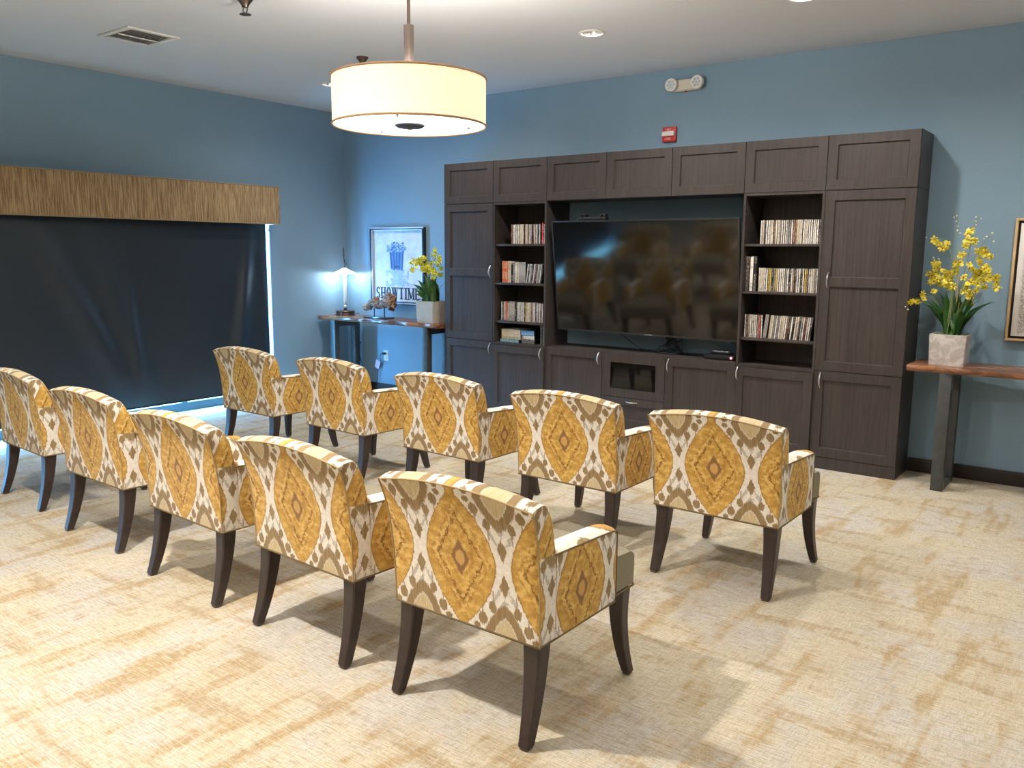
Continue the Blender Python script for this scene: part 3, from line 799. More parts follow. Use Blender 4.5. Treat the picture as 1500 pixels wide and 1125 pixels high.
obj('bezel', tvm(bm), M['bezel'], tv)
bm = BM(); box(bm, -hw_+0.010, hw_-0.010, -0.003, 0.004, 0.014, th_-0.010); obj('screen', tvm(bm), M['screen'], tv)
bm = BM(); stroke_text(bm, 'SAMSUNG', 0.02, 0.0035, 0.008, 0.0085, -0.0062, 0.0008, False, 0.25); obj('badge', tvm(bm), M['badge'], tv)
bm = BM(); box(bm, 1.95, 2.30, -0.03, -0.001, 1.1, 1.5, 0.004); box(bm, 2.06, 2.10, -0.25, -0.02, 1.28, 1.32, 0.004); box(bm, 2.15, 2.19, -0.25, -0.02, 1.28, 1.32, 0.004)
obj('wall_mount', bm, M['black'], tv)
sb = thing('sensor_camera', 'small black camera box standing on top of the television, left end', 'camera', (1.66, -0.35, 1.83))
bm = BM(); box(bm, 1.525, 1.80, -0.375, -0.315, 1.832, 1.862, 0.006); box(bm, 1.54, 1.60, -0.372, -0.318, 1.86, 1.888, 0.005); box(bm, 1.735, 1.795, -0.372, -0.318, 1.86, 1.888, 0.005); obj('housing', bm, M['black'], sb)
bm = BM(); tube(bm, [(1.57, -0.378, 1.874), (1.57, -0.370, 1.874)], 0.010, 12); tube(bm, [(1.765, -0.378, 1.874), (1.765, -0.370, 1.874)], 0.010, 12); obj('lens', bm, M['screen'], sb)

# things on the low cabinets
bx = thing('set_top_box', 'black set-top box with a red light on the low cabinet', 'set-top box', (2.86, -0.20, zB))
bm = BM(); box(bm, 2.70, 2.955, -0.30, -0.10, zB+0.002, zB+0.040, 0.005); obj('case', bm, M['black'], bx)
bm = BM(); box(bm, 2.705, 2.95, -0.3015, -0.299, zB+0.018, zB+0.030); obj('front_strip', bm, M['bezel'], bx)
bm = BM(); tube(bm, [(2.93, -0.305, zB+0.024), (2.93, -0.298, zB+0.024)], 0.009, 10); obj('indicator_light', bm, emis('red_indicator', (1, 0.08, 0.25, 1), 4), bx)
rm = thing('remote_control', 'black remote control lying on the set-top box', 'remote', (2.80, -0.22, zB+0.04))
bm = BM(); box(bm, 2.735, 2.90, -0.245, -0.20, zB+0.042, zB+0.060, 0.006); obj('case', bm, M['black'], rm)
bm = BM()
for k in range(6):
    for j in range(2): box(bm, 2.75+k*0.022, 2.762+k*0.022, -0.237+j*0.018, -0.226+j*0.018, zB+0.0595, zB+0.063, 0.001)
obj('buttons', bm, M['badge'], rm)
cb = []
rc = random.Random(3)
bm = BM()
for k in range(9):
    xs = 2.30+rc.uniform(-0.16, 0.22); xe = 2.36+rc.uniform(-0.10, 0.10); ye = -0.16+rc.uniform(-0.07, 0.05)
    p = [(xs, -0.14, 0.98), (xs+(xe-xs)*0.3, -0.12, 0.86+rc.uniform(-.02, .02)), (xe-0.02, ye, zB+0.03+rc.uniform(0, .03)), (xe+0.02, ye, zB+0.012+0.004*k), (xe+rc.uniform(-.12, .12), ye+rc.uniform(-.05, .05), zB+0.01+0.003*k), (xe+rc.uniform(-.12, .12), ye+rc.uniform(-.05, .05), zB+0.012)]
    q = []
    for i in range(len(p)-1):
        for s in range(5):
            t_ = s/5; P0, P1, P2, P3 = [Vector(p[max(0, min(len(p)-1, i+d))]) for d in (-1, 0, 1, 2)]
            q.append(0.5*((2*P1)+(P2-P0)*t_+(2*P0-5*P1+4*P2-P3)*t_**2+(3*P1-P0-3*P2+P3)*t_**3))
    q = [Vector((v.x, v.y, max(v.z, zB+0.006))) for v in q]
    tube(bm, q, 0.0045, 6)
tag(obj('cable_bundle', bm, M['black']), 'tangle of black cables hanging under the television onto the low cabinet', 'cable')
bm = BM()
pp = [(1.72, -0.10, 0.98), (1.80, -0.10, 0.875), (1.92, -0.10, 0.80), (2.02, -0.12, 0.752), (2.10, -0.11, 0.738), (2.14, -0.12, 0.745), (2.20, -0.16, 0.736), (2.27, -0.17, 0.737), (2.32, -0.15, 0.737)]
tube(bm, pp, 0.0028, 6); tag(obj('power_cord', bm, M['black']), 'thin grey-black cord trailing left of the cable tangle under the television', 'cable')

# ------------------------------------------------------------------ cases on the shelves
INK = lin(60, 50, 46)
SP = {'white': mat_spine('white_spine', lin(226, 220, 210), INK), 'cream': mat_spine('cream_spine', lin(206, 190, 164), lin(90, 60, 40)), 'grey': mat_spine('grey_spine', lin(160, 154, 148), lin(40, 38, 40)),
      'black': mat_spine('black_spine', lin(36, 32, 32), lin(190, 180, 170)), 'red': mat_spine('red_spine', lin(196, 36, 44), lin(230, 200, 190)), 'brown': mat_spine('brown_spine', lin(106, 66, 52), lin(200, 180, 150)),
      'yellow': mat_spine('yellow_spine', lin(206, 180, 96), lin(70, 50, 30)), 'orange': mat_spine('orange_spine', lin(206, 106, 72), lin(240, 220, 200)), 'blue': mat_spine('blue_spine', lin(74, 140, 190), lin(230, 230, 235)), 'teal': mat_spine('teal_spine', lin(60, 130, 142), lin(220, 230, 230))}
ORD = ['first', 'second', 'third', 'fourth', 'fifth', 'sixth', 'seventh', 'eighth', 'ninth', 'tenth', 'eleventh', 'twelfth', 'thirteenth', 'fourteenth', 'fifteenth', 'sixteenth', 'seventeenth', 'eighteenth', 'nineteenth']
TENS = {2: ('twentieth', 'twenty'), 3: ('thirtieth', 'thirty'), 4: ('fortieth', 'forty')}
def ordn(k):
    if k <= 19: return ORD[k-1]
    a, b = divmod(k, 10); return TENS[a][0] if b == 0 else TENS[a][1]+'-'+ORD[b-1]
CACHE = {}
def case_mesh(col, t, h, dep):
    key = (col, t, h, dep)
    if key not in CACHE:
        bm = BM(); box(bm, -t/2, t/2, 0, dep, 0, h, 0.0012, 1)
        bm.normal_update()
        for f in bm.faces: f.material_index = 1 if f.normal.y < -0.9 else 0
        bm2 = bm; me = bpy.data.meshes.new('case'); 
        bm.to_mesh(me); bm.free(); me.materials.append(M['black'] if col != 'cream' else M['cream']); me.materials.append(SP[col]); CACHE[key] = me
    return CACHE[key]
def put_case(name, x, y, z, col, t, h, dep, lab, cat, group, lean=0.0):
    o = bpy.data.objects.new(name, case_mesh(col, t, h, dep)); COL.objects.link(o)
    zz = z + 0.0008 + abs(math.sin(lean))*t/2
    o.location = (x, y, zz); o.rotation_euler = (0, lean, 0)
    return tag(o, lab, cat, group)
def row(x, xend, z, seq, shelf, group, lean_from=999, lean=0.0, last_lean=None):
    """fill a shelf from x to xend"""
    k = 0
    while True:
        col, t, h, dep = seq(k)
        ln = lean if k >= lean_from else 0.0
        step = t/math.cos(ln)+0.0019
        if x+step > xend: break
        k += 1
        put_case('dvd_case', x+t/2 + (0 if ln == 0 else 0), -0.315+random.uniform(-.004, .004), z, col, t, h, dep,
                 '%s-spined %s, %s from the left on %s' % (col, 'box set' if t > 0.03 else 'disc case', ordn(k), shelf), 'disc case', group, ln)
        x += step
def pick(rng, w): 
    r = rng.random()*sum(w.values())
    for c, a in w.items():
        r -= a
        if r <= 0: return c
    return 'white'
r1 = random.Random(11)
WM = {'white': 9, 'cream': 3, 'grey': 2.5, 'black': 2.2, 'brown': .5, 'yellow': .3}
def seqA(k): return (pick(r1, WM), 0.0125, 0.176, 0.13)
# right bookcase
row(3.120, 3.578, SH[0], lambda k: ('brown', 0.0125, 0.176, 0.13) if k == 7 else seqA(k), "the right bookcase's top shelf", "disc cases on the right bookcase's top shelf")
for j, (c, t, x) in enumerate((('black', 0.030, 3.036), ('white', 0.026, 3.068), ('black', 0.020, 3.096))):
    put_case('tall_box_set', x, -0.32, SH[1], c, t, 0.262, 0.17, ['black tall box at the left end of the right bookcase\'s middle shelf', 'white-spined tall box between two black ones on the right bookcase\'s middle shelf', 'narrow black tall box right of the white one on the right bookcase\'s middle shelf'][j], 'box set', "tall boxes on the right bookcase's middle shelf")
row(3.124, 3.578, SH[1], lambda k: ('yellow', 0.0125, 0.176, 0.13) if k in (9, 24) else seqA(k), "the right bookcase's middle shelf", "disc cases on the right bookcase's middle shelf")
row(3.030, 3.175, SH[2], lambda k: ('red', 0.0125, 0.176, 0.13) if k == 8 else seqA(k), "the right bookcase's lowest filled shelf", "disc cases on the right bookcase's lowest filled shelf")
put_case('tilted_box_set', 3.190, -0.312, SH[2], 'grey', 0.030, 0.182, 0.13, 'wide grey leaning case in the middle-left of the right bookcase\'s lowest filled shelf', 'box set', None, 0.10)
def seqL(k): return (pick(r1, {'white': 6, 'cream': 4, 'grey': 2, 'black': 2.5, 'brown': 1.6}), 0.0125, 0.176, 0.13)
xq = 3.226
k = 0
while xq < 3.545:
    c, t, h, dp = seqL(k); k += 1
    put_case('dvd_case', xq, -0.314, SH[2], c, t, h, dp, '%s-spined disc case, %s of the leaning run on the right bookcase\'s lowest filled shelf' % (c, ordn(k)), 'disc case', "leaning disc cases on the right bookcase's lowest filled shelf", 0.085)
    xq += t/math.cos(0.085)+0.0020
# left bookcase
WL = {'white': 6, 'cream': 6, 'grey': 2, 'brown': 2, 'black': 2}
def seq1(k):
    if k == 0: return ('brown', 0.014, 0.176, 0.13)
    return (pick(r1, WL), 0.0125, 0.176, 0.13)
row(0.765, 1.105, SH[0], seq1, "the left bookcase's top shelf", "disc cases on the left bookcase's top shelf")
put_case('dvd_case', 1.120, -0.315, SH[0], 'red', 0.020, 0.186, 0.13, "bright red disc case second from the right end of the left bookcase's top shelf", 'disc case', "disc cases on the left bookcase's top shelf")
put_case('dvd_case', 1.139, -0.315, SH[0], 'white', 0.0125, 0.176, 0.13, "white disc case right of the bright red one on the left bookcase's top shelf", 'disc case', "disc cases on the left bookcase's top shelf")
x = 0.665
for c, t, h, lab in (('orange', 0.034, 0.200, 'orange-red box set at the left end of the left bookcase\'s middle shelf'), ('orange', 0.030, 0.198, 'orange box set second from the left on the left bookcase\'s middle shelf'), ('cream', 0.036, 0.198, 'cream box set beside the orange ones on the left bookcase\'s middle shelf'),
                  ('black', 0.022, 0.180, 'dark case right of the cream box set on the left bookcase\'s middle shelf'), ('grey', 0.022, 0.176, 'grey case fifth from the left on the left bookcase\'s middle shelf'), ('white', 0.022, 0.186, 'white box left of the wide grey one on the left bookcase\'s middle shelf'), ('cream', 0.018, 0.186, 'cream case touching the wide grey box on the left bookcase\'s middle shelf'), ('grey', 0.080, 0.190, 'wide grey box set in the middle of the left bookcase\'s middle shelf')):
    put_case('box_set', x+t/2, -0.315, SH[1], c, t, h, 0.13, lab, 'box set', "box sets on the left bookcase's middle shelf"); x += t+0.001
k = 0; x += 0.006
while x < 1.115:
    c = ['white', 'black', 'white', 'grey', 'black', 'white', 'brown', 'black', 'white', 'grey'][k % 10]; k += 1
    put_case('dvd_case', x, -0.314, SH[1], c, 0.0125, 0.176, 0.13, '%s-spined disc case, %s of the leaning run on the left bookcase\'s middle shelf' % (c, ordn(k)), 'disc case', "leaning disc cases on the left bookcase's middle shelf", 0.13)
    x += 0.0125/math.cos(0.13)+0.0020
x = 0.655
k = 0
for c, t, h in (('white', 0.014, 0.178), ('black', 0.014, 0.178), ('white', 0.014, 0.178), ('orange', 0.014, 0.178), ('orange', 0.016, 0.178), ('white', 0.012, 0.17), ('grey', 0.072, 0.182), ('black', 0.016, 0.178), ('black', 0.012, 0.176), ('white', 0.014, 0.178), ('cream', 0.014, 0.178), ('grey', 0.014, 0.178), ('white', 0.014, 0.178), ('white', 0.016, 0.178),
                 ('black', 0.014, 0.178), ('yellow', 0.014, 0.176), ('cream', 0.022, 0.176), ('cream', 0.020, 0.176), ('brown', 0.022, 0.176), ('cream', 0.014, 0.176), ('white', 0.014, 0.176), ('black', 0.014, 0.176), ('white', 0.014, 0.176), ('grey', 0.014, 0.176), ('white', 0.0125, 0.176), ('brown', 0.014, 0.176), ('white', 0.014, 0.176)):
    if x+t > 1.172: break
    k += 1
    put_case('dvd_case', x+t/2, -0.315, SH[2], c, t, h, 0.13, '%s-spined %s, %s from the left on the left bookcase\'s lowest raised shelf' % (c, 'wide box' if t > 0.05 else 'disc case', ordn(k)), 'disc case', "disc cases on the left bookcase's lowest raised shelf"); x += t+0.0008
# flat stacks on the left bookcase floor
def flat(x0, x1, z, h, col, lab):
    bm = BM(); box(bm, x0, x1, -0.33, -0.13, z, z+h, 0.0015, 1); bm.normal_update()
    for f in bm.faces: f.material_index = 1 if f.normal.y < -0.9 else 0
    o = obj('flat_box_set', bm, [M['cream'] if col == 'cream' else M['black'], SP[col]], None, 0); tag(o, lab, 'box set', 'box sets lying flat in the left bookcase')
zf = zB-0.002
flat(0.655, 0.875, zf+0.001, 0.030, 'teal', 'teal box lying at the bottom of the left stack in the left bookcase')
for k, l in enumerate(('lowest of three cream boxes lying on the teal box in the left bookcase', 'middle of three cream boxes lying on the teal box in the left bookcase', 'topmost of three cream boxes lying on the teal box in the left bookcase')):
    flat(0.672, 0.890, zf+0.032+k*0.031, 0.030, 'cream', l)
flat(0.905, 1.055, zf+0.001, 0.040, 'black', 'black box at the bottom of the right stack in the left bookcase')
flat(0.918, 1.055, zf+0.042, 0.036, 'white', 'white box in the middle of the right stack in the left bookcase')
flat(0.900, 1.050, zf+0.079, 0.046, 'blue', 'blue box lying on top of the right stack in the left bookcase')
put_case('dvd_case', 1.118, -0.315, zf, 'black', 0.020, 0.176, 0.13, 'black case standing right of the flat stacks in the left bookcase', 'disc case', 'cases standing at the bottom of the left bookcase')
put_case('dvd_case', 1.145, -0.315, zf, 'white', 0.020, 0.176, 0.13, 'white-spined case standing at the bottom right of the left bookcase', 'disc case', 'cases standing at the bottom of the left bookcase')

# ------------------------------------------------------------------ consoles
def console(x0, x1, y0, y1, zt, frames, lab):
    t = thing('console_table', lab, 'table', ((x0+x1)/2, (y0+y1)/2, 0))
    rg = random.Random(int(x0*100))
    bm = BM(); n = 36; rings = []
    for i in range(n+1):
        x = x0+(x1-x0)*i/n
        a = y0+0.010*math.sin(i*0.9+x0)+rg.uniform(-.006, .006); b = y1+0.008*math.sin(i*0.7+2)
        e = 0.012 if i in (0, n) else 0
        rings.append([(x, a+0.012+e, zt-0.040), (x, a+0.002+e, zt-0.026), (x, a+e, zt-0.012), (x, a+0.008+e, zt), (x, b-0.004-e, zt), (x, b-e, zt-0.012), (x, b-0.006-e, zt-0.040)])
    loft(bm, rings); obj('slab_top', bm, M['slab'], t, 50)
    for fx in frames:
        bm = BM(); w = 0.037; ya, yb = y0+0.02, y1-0.02; p = 0.07
        box(bm, fx-w, fx+w, ya, ya+p, 0, zt-0.041, 0.002); box(bm, fx-w, fx+w, yb-p, yb, 0, zt-0.041, 0.002)
        box(bm, fx-w, fx+w, ya+p, yb-p, zt-0.111, zt-0.041, 0.002); box(bm, fx-w, fx+w, ya+p, yb-p, 0, 0.035, 0.002)
        obj('leg_frame', bm, M['iron'], t)
    return t
console(-1.79, -0.012, -0.47, -0.065, 0.858, (-1.57, -0.206), 'live-edge wooden console table in the left corner, holding the lit lamp')
console(4.245, 6.0, -0.505, -0.085, 0.838, (4.485, 5.76), 'live-edge wooden console table right of the wall unit, under the orchid')

# ------------------------------------------------------------------ desk lamp
lx, ly, lz = -1.632, -0.20, 0.859
lp = thing('desk_lamp', 'small lit table lamp with a white column in the corner on the left console', 'lamp', (lx, ly, lz))
bm = BM(); lathe(bm, [(0.098, 0), (0.110, 0.004), (0.104, 0.012), (0.100, 0.034), (0.110, 0.042), (0.104, 0.048), (0.03, 0.052), (0.018, 0.06), (0.016, 0.075)], 32, (lx, ly, lz)); obj('base', bm, M['bronze'], lp)
bm = BM(); lathe(bm, [(0.012, 0.07), (0.022, 0.082), (0.022, 0.098), (0.012, 0.108), (0.018, 0.125), (0.018, 0.14), (0.012, 0.146)], 20, (lx, ly, lz)); obj('turned_joint', bm, M['chrome'], lp)
bm = BM(); lathe(bm, [(0.017, 0.142), (0.019, 0.15), (0.019, 0.405), (0.016, 0.418)], 20, (lx, ly, lz)); obj('column', bm, M['white'], lp)
bm = BM(); lathe(bm, [(0.135, 0.455), (0.128, 0.462), (0.06, 0.495), (0.022, 0.515), (0.012, 0.52), (0.012, 0.516), (0.02, 0.510), (0.058, 0.489), (0.126, 0.457)], 40, (lx, ly, lz)); obj('shade', bm, emis('lit_glass_shade', (0.86, 0.94, 1.0, 1), 2.2), lp)
bm = BM(); bmesh.ops.create_uvsphere(bm, u_segments=16, v_segments=10, radius=0.026, matrix=Matrix.Translation((lx, ly, lz+0.452))); obj('bulb', bm, emis('cool_bulb', (0.82, 0.92, 1.0, 1), 60), lp)
bm = BM(); tube(bm, [(lx, ly, lz+0.515), (lx+0.01, ly, lz+0.56), (lx-0.004, ly, lz+0.60), (lx-0.008, ly, lz+0.64)], 0.0035, 8)
tube(bm, [(lx+0.12, ly, lz+0.465), (lx+0.07, ly, lz+0.52), (lx+0.02, ly, lz+0.585), (lx-0.002, ly, lz+0.615)], 0.0028, 8)
obj('hook_arm', bm, M['bronze'], lp)
bm = BM()
for k in range(5):
    a0 = (lx-0.008, ly, lz+0.648+k*0.020)
    pts = [(a0[0]+(0.008*math.cos(q) if k % 2 == 0 else 0), a0[1]+(0.008*math.cos(q) if k % 2 else 0), a0[2]+0.013*math.sin(q)) for q in [2*PI*i/12 for i in range(13)]]
    tube(bm, pts, 0.0025, 6, False)
obj('chain', bm, M['bronze'], lp)
for k in range(3): light('POINT', 'desk_lamp_bulb', (lx+0.075*math.cos(2*PI*k/3-0.9), ly+0.075*math.sin(2*PI*k/3-0.9), lz+0.444), 2.2, (0.66, 0.86, 1.0), shadow_soft_size=0.02)
# outlet and cord
ou = thing('wall_outlet', 'white wall outlet under the left console with a black plug in it', 'outlet', (-1.205, 0, 0.36))
bm = BM(); box(bm, -1.241, -1.168, -0.007, -0.0005, 0.358, 0.475, 0.002); obj('cover_plate', bm, M['white'], ou)
bm = BM()
for z in (0.395, 0.440): box(bm, -1.222, -1.187, -0.009, -0.0065, z-0.014, z+0.014, 0.003)
obj('socket', bm, M['cream'], ou)
bm = BM(); box(bm, -1.232, -1.196, -0.045, -0.0092, 0.428, 0.452, 0.004)
cp = [(-1.232, -0.035, 0.440), (-1.255, -0.045, 0.42), (-1.262, -0.04, 0.35), (-1.295, -0.035, 0.30), (-1.318, -0.03, 0.20), (-1.335, -0.03, 0.115), (-1.42, -0.045, 0.07), (-1.50, -0.04, 0.20), (-1.60, -0.035, 0.40), (-1.605, -0.03, 0.52), (-1.60, -0.035, 0.56), (-1.585, -0.04, 0.70), (-1.58, -0.05, 0.857), (-1.585, -0.10, 0.865)]
q = []
for i in range(len(cp)-1):
    for s in range(5):
        t_ = s/5; P0, P1, P2, P3 = [Vector(cp[max(0, min(len(cp)-1, i+d))]) for d in (-1, 0, 1, 2)]
        q.append(0.5*((2*P1)+(P2-P0)*t_+(2*P0-5*P1+4*P2-P3)*t_**2+(3*P1-P0-3*P2+P3)*t_**3))
tube(bm, q, 0.0032, 6)
for k in range(3): tube(bm, [(-1.60+0.02*math.cos(a+k), -0.035+0.012*math.sin(a*2), 0.535+0.012*math.sin(a+k)) for a in [2*PI*i/10 for i in range(11)]], 0.003, 6)
tag(obj('lamp_cord', bm, M['black']), 'black lamp cord with a knot hanging behind the left console', 'cable')
bm = BM(); box(bm, -0.034, 0.034, -0.0008, 0.0008, -0.045, 0.045); bmesh.ops.transform(bm, matrix=Matrix.Translation((-1.305, -0.040, 0.315)) @ Matrix.Rotation(math.radians(22), 4, 'Y'), verts=bm.verts[:])
tag(obj('cord_tag', bm, M['tag']), 'pale pink paper tag on the black cord below the outlet', 'tag')

# ------------------------------------------------------------------ driftwood sculpture
ds = thing('driftwood_sculpture', 'brown driftwood sculpture on a small metal stand beside the lamp', 'sculpture', (-1.03, -0.27, 0.859))
bm = BM(); box(bm, -1.20, -0.86, -0.335, -0.205, 0.859, 0.873, 0.004); obj('stand_base', bm, plain('polished_steel', lin(120, 128, 140), 0.15, 0.9), ds)
for x in (-1.10, -0.945):
    bm = BM(); tube(bm, [(x, -0.27, 0.872), (x, -0.27, 0.985)], 0.006, 8); obj('post', bm, M['iron'], ds)
rg = random.Random(5); bm = BM()
def knob(c, r, sc=(1, 1, 1), seed=0):
    g = bmesh.ops.create_icosphere(bm, subdivisions=3, radius=1.0); rr = random.Random(seed); ph = [rr.uniform(0, 6) for _ in range(6)]
    for v in g['verts']:
        n = v.co.copy(); k = 1+0.16*math.sin(4*n.x+ph[0])*math.sin(5*n.y+ph[1])+0.14*math.sin(6*n.z+ph[2]+3*n.x)+0.07*math.sin(11*n.x+ph[3])*math.sin(10*n.z+ph[4])
        v.co = Vector((c[0]+n.x*r*sc[0]*k, c[1]+n.y*r*sc[1]*k, c[2]+n.z*r*sc[2]*k))
for c, r, sc, s in (((-1.20, -0.27, 0.970), 0.048, (1.5, .8, .75), 1), ((-1.225, -0.27, 0.955), 0.035, (1.3, .9, .7), 9), ((-1.13, -0.27, 1.015), 0.042, (1.2, 1, .8), 2), ((-1.08, -0.27, 1.04), 0.042, (1, 1, .9), 3), ((-1.02, -0.27, 1.0), 0.06, (1.6, 1, .7), 4), ((-0.93, -0.27, 1.015), 0.055, (1.3, 1, .8), 5), ((-0.86, -0.27, 1.045), 0.07, (.9, 1, 1.1), 6), ((-0.88, -0.27, 1.09), 0.045, (1.5, 1, .7), 7), ((-0.835, -0.27, 1.0), 0.045, (1, 1, 1.2), 8)):
    knob(c, r, sc, s)
obj('driftwood', bm, M['drift'], ds, 60)

# ------------------------------------------------------------------ orchids
def flower_mesh(seed):
    rr = random.Random(seed); bm = BM()
    for k in range(6):
        a = 2*PI*k/6+rr.uniform(-.2, .2); L = 0.017*rr.uniform(.8, 1.15) if k else 0.022; wd = L*(0.5 if k else 0.85)
        cs, sn = math.cos(a), math.sin(a); pts = []
        for (t, w_, up) in ((0.08, .15, 0), (0.45, 1, .004), (0.8, .9, .005), (1.0, .25, .002)):
            pts.append((t, w_, up))
        L_ = [Vector((cs*t*L-sn*w_*wd*.5, -up-0.002, sn*t*L+cs*w_*wd*.5)) for t, w_, up in pts]
        R_ = [Vector((cs*t*L+sn*w_*wd*.5, -up-0.002, sn*t*L-cs*w_*wd*.5)) for t, w_, up in pts]
        C_ = [Vector((cs*t*L, -up-0.0045, sn*t*L)) for t, w_, up in pts]
        lv = [bm.verts.new(p) for p in L_]; rv = [bm.verts.new(p) for p in R_]; cv = [bm.verts.new(p) for p in C_]
        for i in range(3):
            bm.faces.new((lv[i], cv[i], cv[i+1], lv[i+1])); bm.faces.new((cv[i], rv[i], rv[i+1], cv[i+1]))
    bmesh.ops.solidify(bm, geom=bm.faces[:], thickness=0.0012)
    n0 = len(bm.faces)
    g = bmesh.ops.create_icosphere(bm, subdivisions=1, radius=0.0030, matrix=Matrix.Translation((0, -0.006, 0)))
    fs = {f for v in g['verts'] for f in v.link_faces}
    for f in bm.faces: f.material_index = 1 if f in fs else 0
    return finish('flower', bm, [M['petal'], M['throat']], 60)
FM = [flower_mesh(s) for s in range(5)]
bm = BM(); bmesh.ops.create_icosphere(bm, subdivisions=2, radius=0.0055); 
for v in bm.verts: v.co.z *= 1.4
BUDM = finish('bud', bm, M['bud'], 60)
def leaf_pts(bm, base, tip, droop, wid):
    base, tip = Vector(base), Vector(tip); mid = (base+tip)/2+Vector((0, 0, droop)); cen = bez(base, mid, tip, 9)
    d = tip-base; side = Vector((d.y, -d.x, 0)); side = side.normalized() if side.length > 1e-4 else Vector((1, 0, 0))
    side = (side+Vector((0.55, -0.1, 0))).normalized()
    L, R, C = [], [], []
    for i, p in enumerate(cen):
        t = i/9; w_ = wid*(0.55+0.45*math.sin(PI*min(1, t*1.3)))*(1 if t < .7 else max(.04, (1-t)/.3))
        L.append(bm.verts.new(p-side*w_/2+Vector((0, 0, .003)))); R.append(bm.verts.new(p+side*w_/2+Vector((0, 0, .003)))); C.append(bm.verts.new(p))
    for i in range(9):
        bm.faces.new((L[i], C[i], C[i+1], L[i+1])); bm.faces.new((C[i], R[i], R[i+1], C[i+1]))
    bmesh.ops.solidify(bm, geom=bm.faces[:], thickness=0.0016)
def orchid(px_, py_, z0, w, h, pmat, flowers, buds, tips, stems, lab, seed, size=1.0, depth=0.12, stake=True):
    rr = random.Random(seed)
    t = thing('potted_orchid', lab, 'plant', (px_, py_, z0))
    bm = BM(); a = w/2; b = a*0.93
    loft(bm, [[(px_-q, py_-q, z0+z), (px_+q, py_-q, z0+z), (px_+q, py_+q, z0+z), (px_-q, py_+q, z0+z)] for q, z in ((b, 0.001), (a, h), (a-.012, h), (a-.014, h-.03))])
    bmesh.ops.bevel(bm, geom=[e for e in bm.edges if abs(e.verts[0].co.z-e.verts[1].co.z) > 0.05], offset=0.004, segments=2, affect='EDGES')
    obj('planter', bm, pmat, t)
    bm = BM(); g = bmesh.ops.create_grid(bm, x_segments=14, y_segments=14, size=a-.015, matrix=Matrix.Translation((px_, py_, z0+h-.008)))
    for v in g['verts']: v.co.z += rr.uniform(-.006, .010)
    obj('moss', bm, M['moss'], t, 60)
    for (x, z) in tips:
        bm = BM(); bxp = px_+rr.uniform(-.35, .35)*w*.6 + (x-px_)*0.12; ty = py_+rr.uniform(-depth, depth*0.9)
        ty = max(min(ty, -0.03), -0.52)
        leaf_pts(bm, (bxp, py_+rr.uniform(-.25, .25)*w, z0+h-.012), (x, ty, z), 0.06+rr.uniform(0, .05), 0.044*min(size, 1.3)*rr.uniform(.8, 1.2))
        obj('leaf', bm, M['leaf'], t, 60)
    nodes = []
    for si, (tip, via) in enumerate(stems):
        yy = py_+rr.uniform(-.6, .6)*depth
        b0 = Vector((px_+rr.uniform(-.2, .2)*w, py_+rr.uniform(-.2, .2)*w, z0+h-.01))
        cen = bez(b0, (via[0], py_+(yy-py_)*.4, via[1]), (tip[0], yy, tip[1]), 16)
        bm = BM(); tube(bm, cen, [0.0030-.0016*i/16 for i in range(17)], 6); nodes.append(cen)
        nd = obj('stem', bm, M['stem'], t)
    pts = [p for c in nodes for p in c[6:]]
    tw = BM()
    for lst, kind in ((flowers, 'flower'), (buds, 'bud')):
        for i, (x, z) in enumerate(lst):
            best = min(pts, key=lambda p: (p.x-x)**2+(p.z-z)**2)
            y = max(-0.50, min(best.y+rr.uniform(-.03, .03), -0.035))
            if 4.0 < x < 4.245: y = -0.47+rr.uniform(-.02, .02); x += 0.042
            o = bpy.data.objects.new(kind, FM[i % 5] if kind == 'flower' else BUDM); COL.objects.link(o); o.parent = t
            o.location = (x-px_, y-py_, z-z0)
            s = size*rr.uniform(.85, 1.25)*(1.0 if kind == 'flower' else 0.55); o.scale = (s, s, s)
            o.rotation_euler = (rr.uniform(-.6, .5), rr.uniform(0, 6.28), rr.uniform(-.3, .9))
            mid = (best+Vector((x, y, z)))/2+Vector((0, 0, .006))
            tube(tw, bez(best, mid, (x, y+.002, z), 4), 0.0011, 5)
    obj('flower_stalks', tw, M['stem'], t)
    if stake:
        bm = BM(); tube(bm, [(px_+.02, py_, z0+h-.02), (px_+.012, py_, z0+h+.40)], 0.004, 6); obj('stake', bm, M['stake'], t)
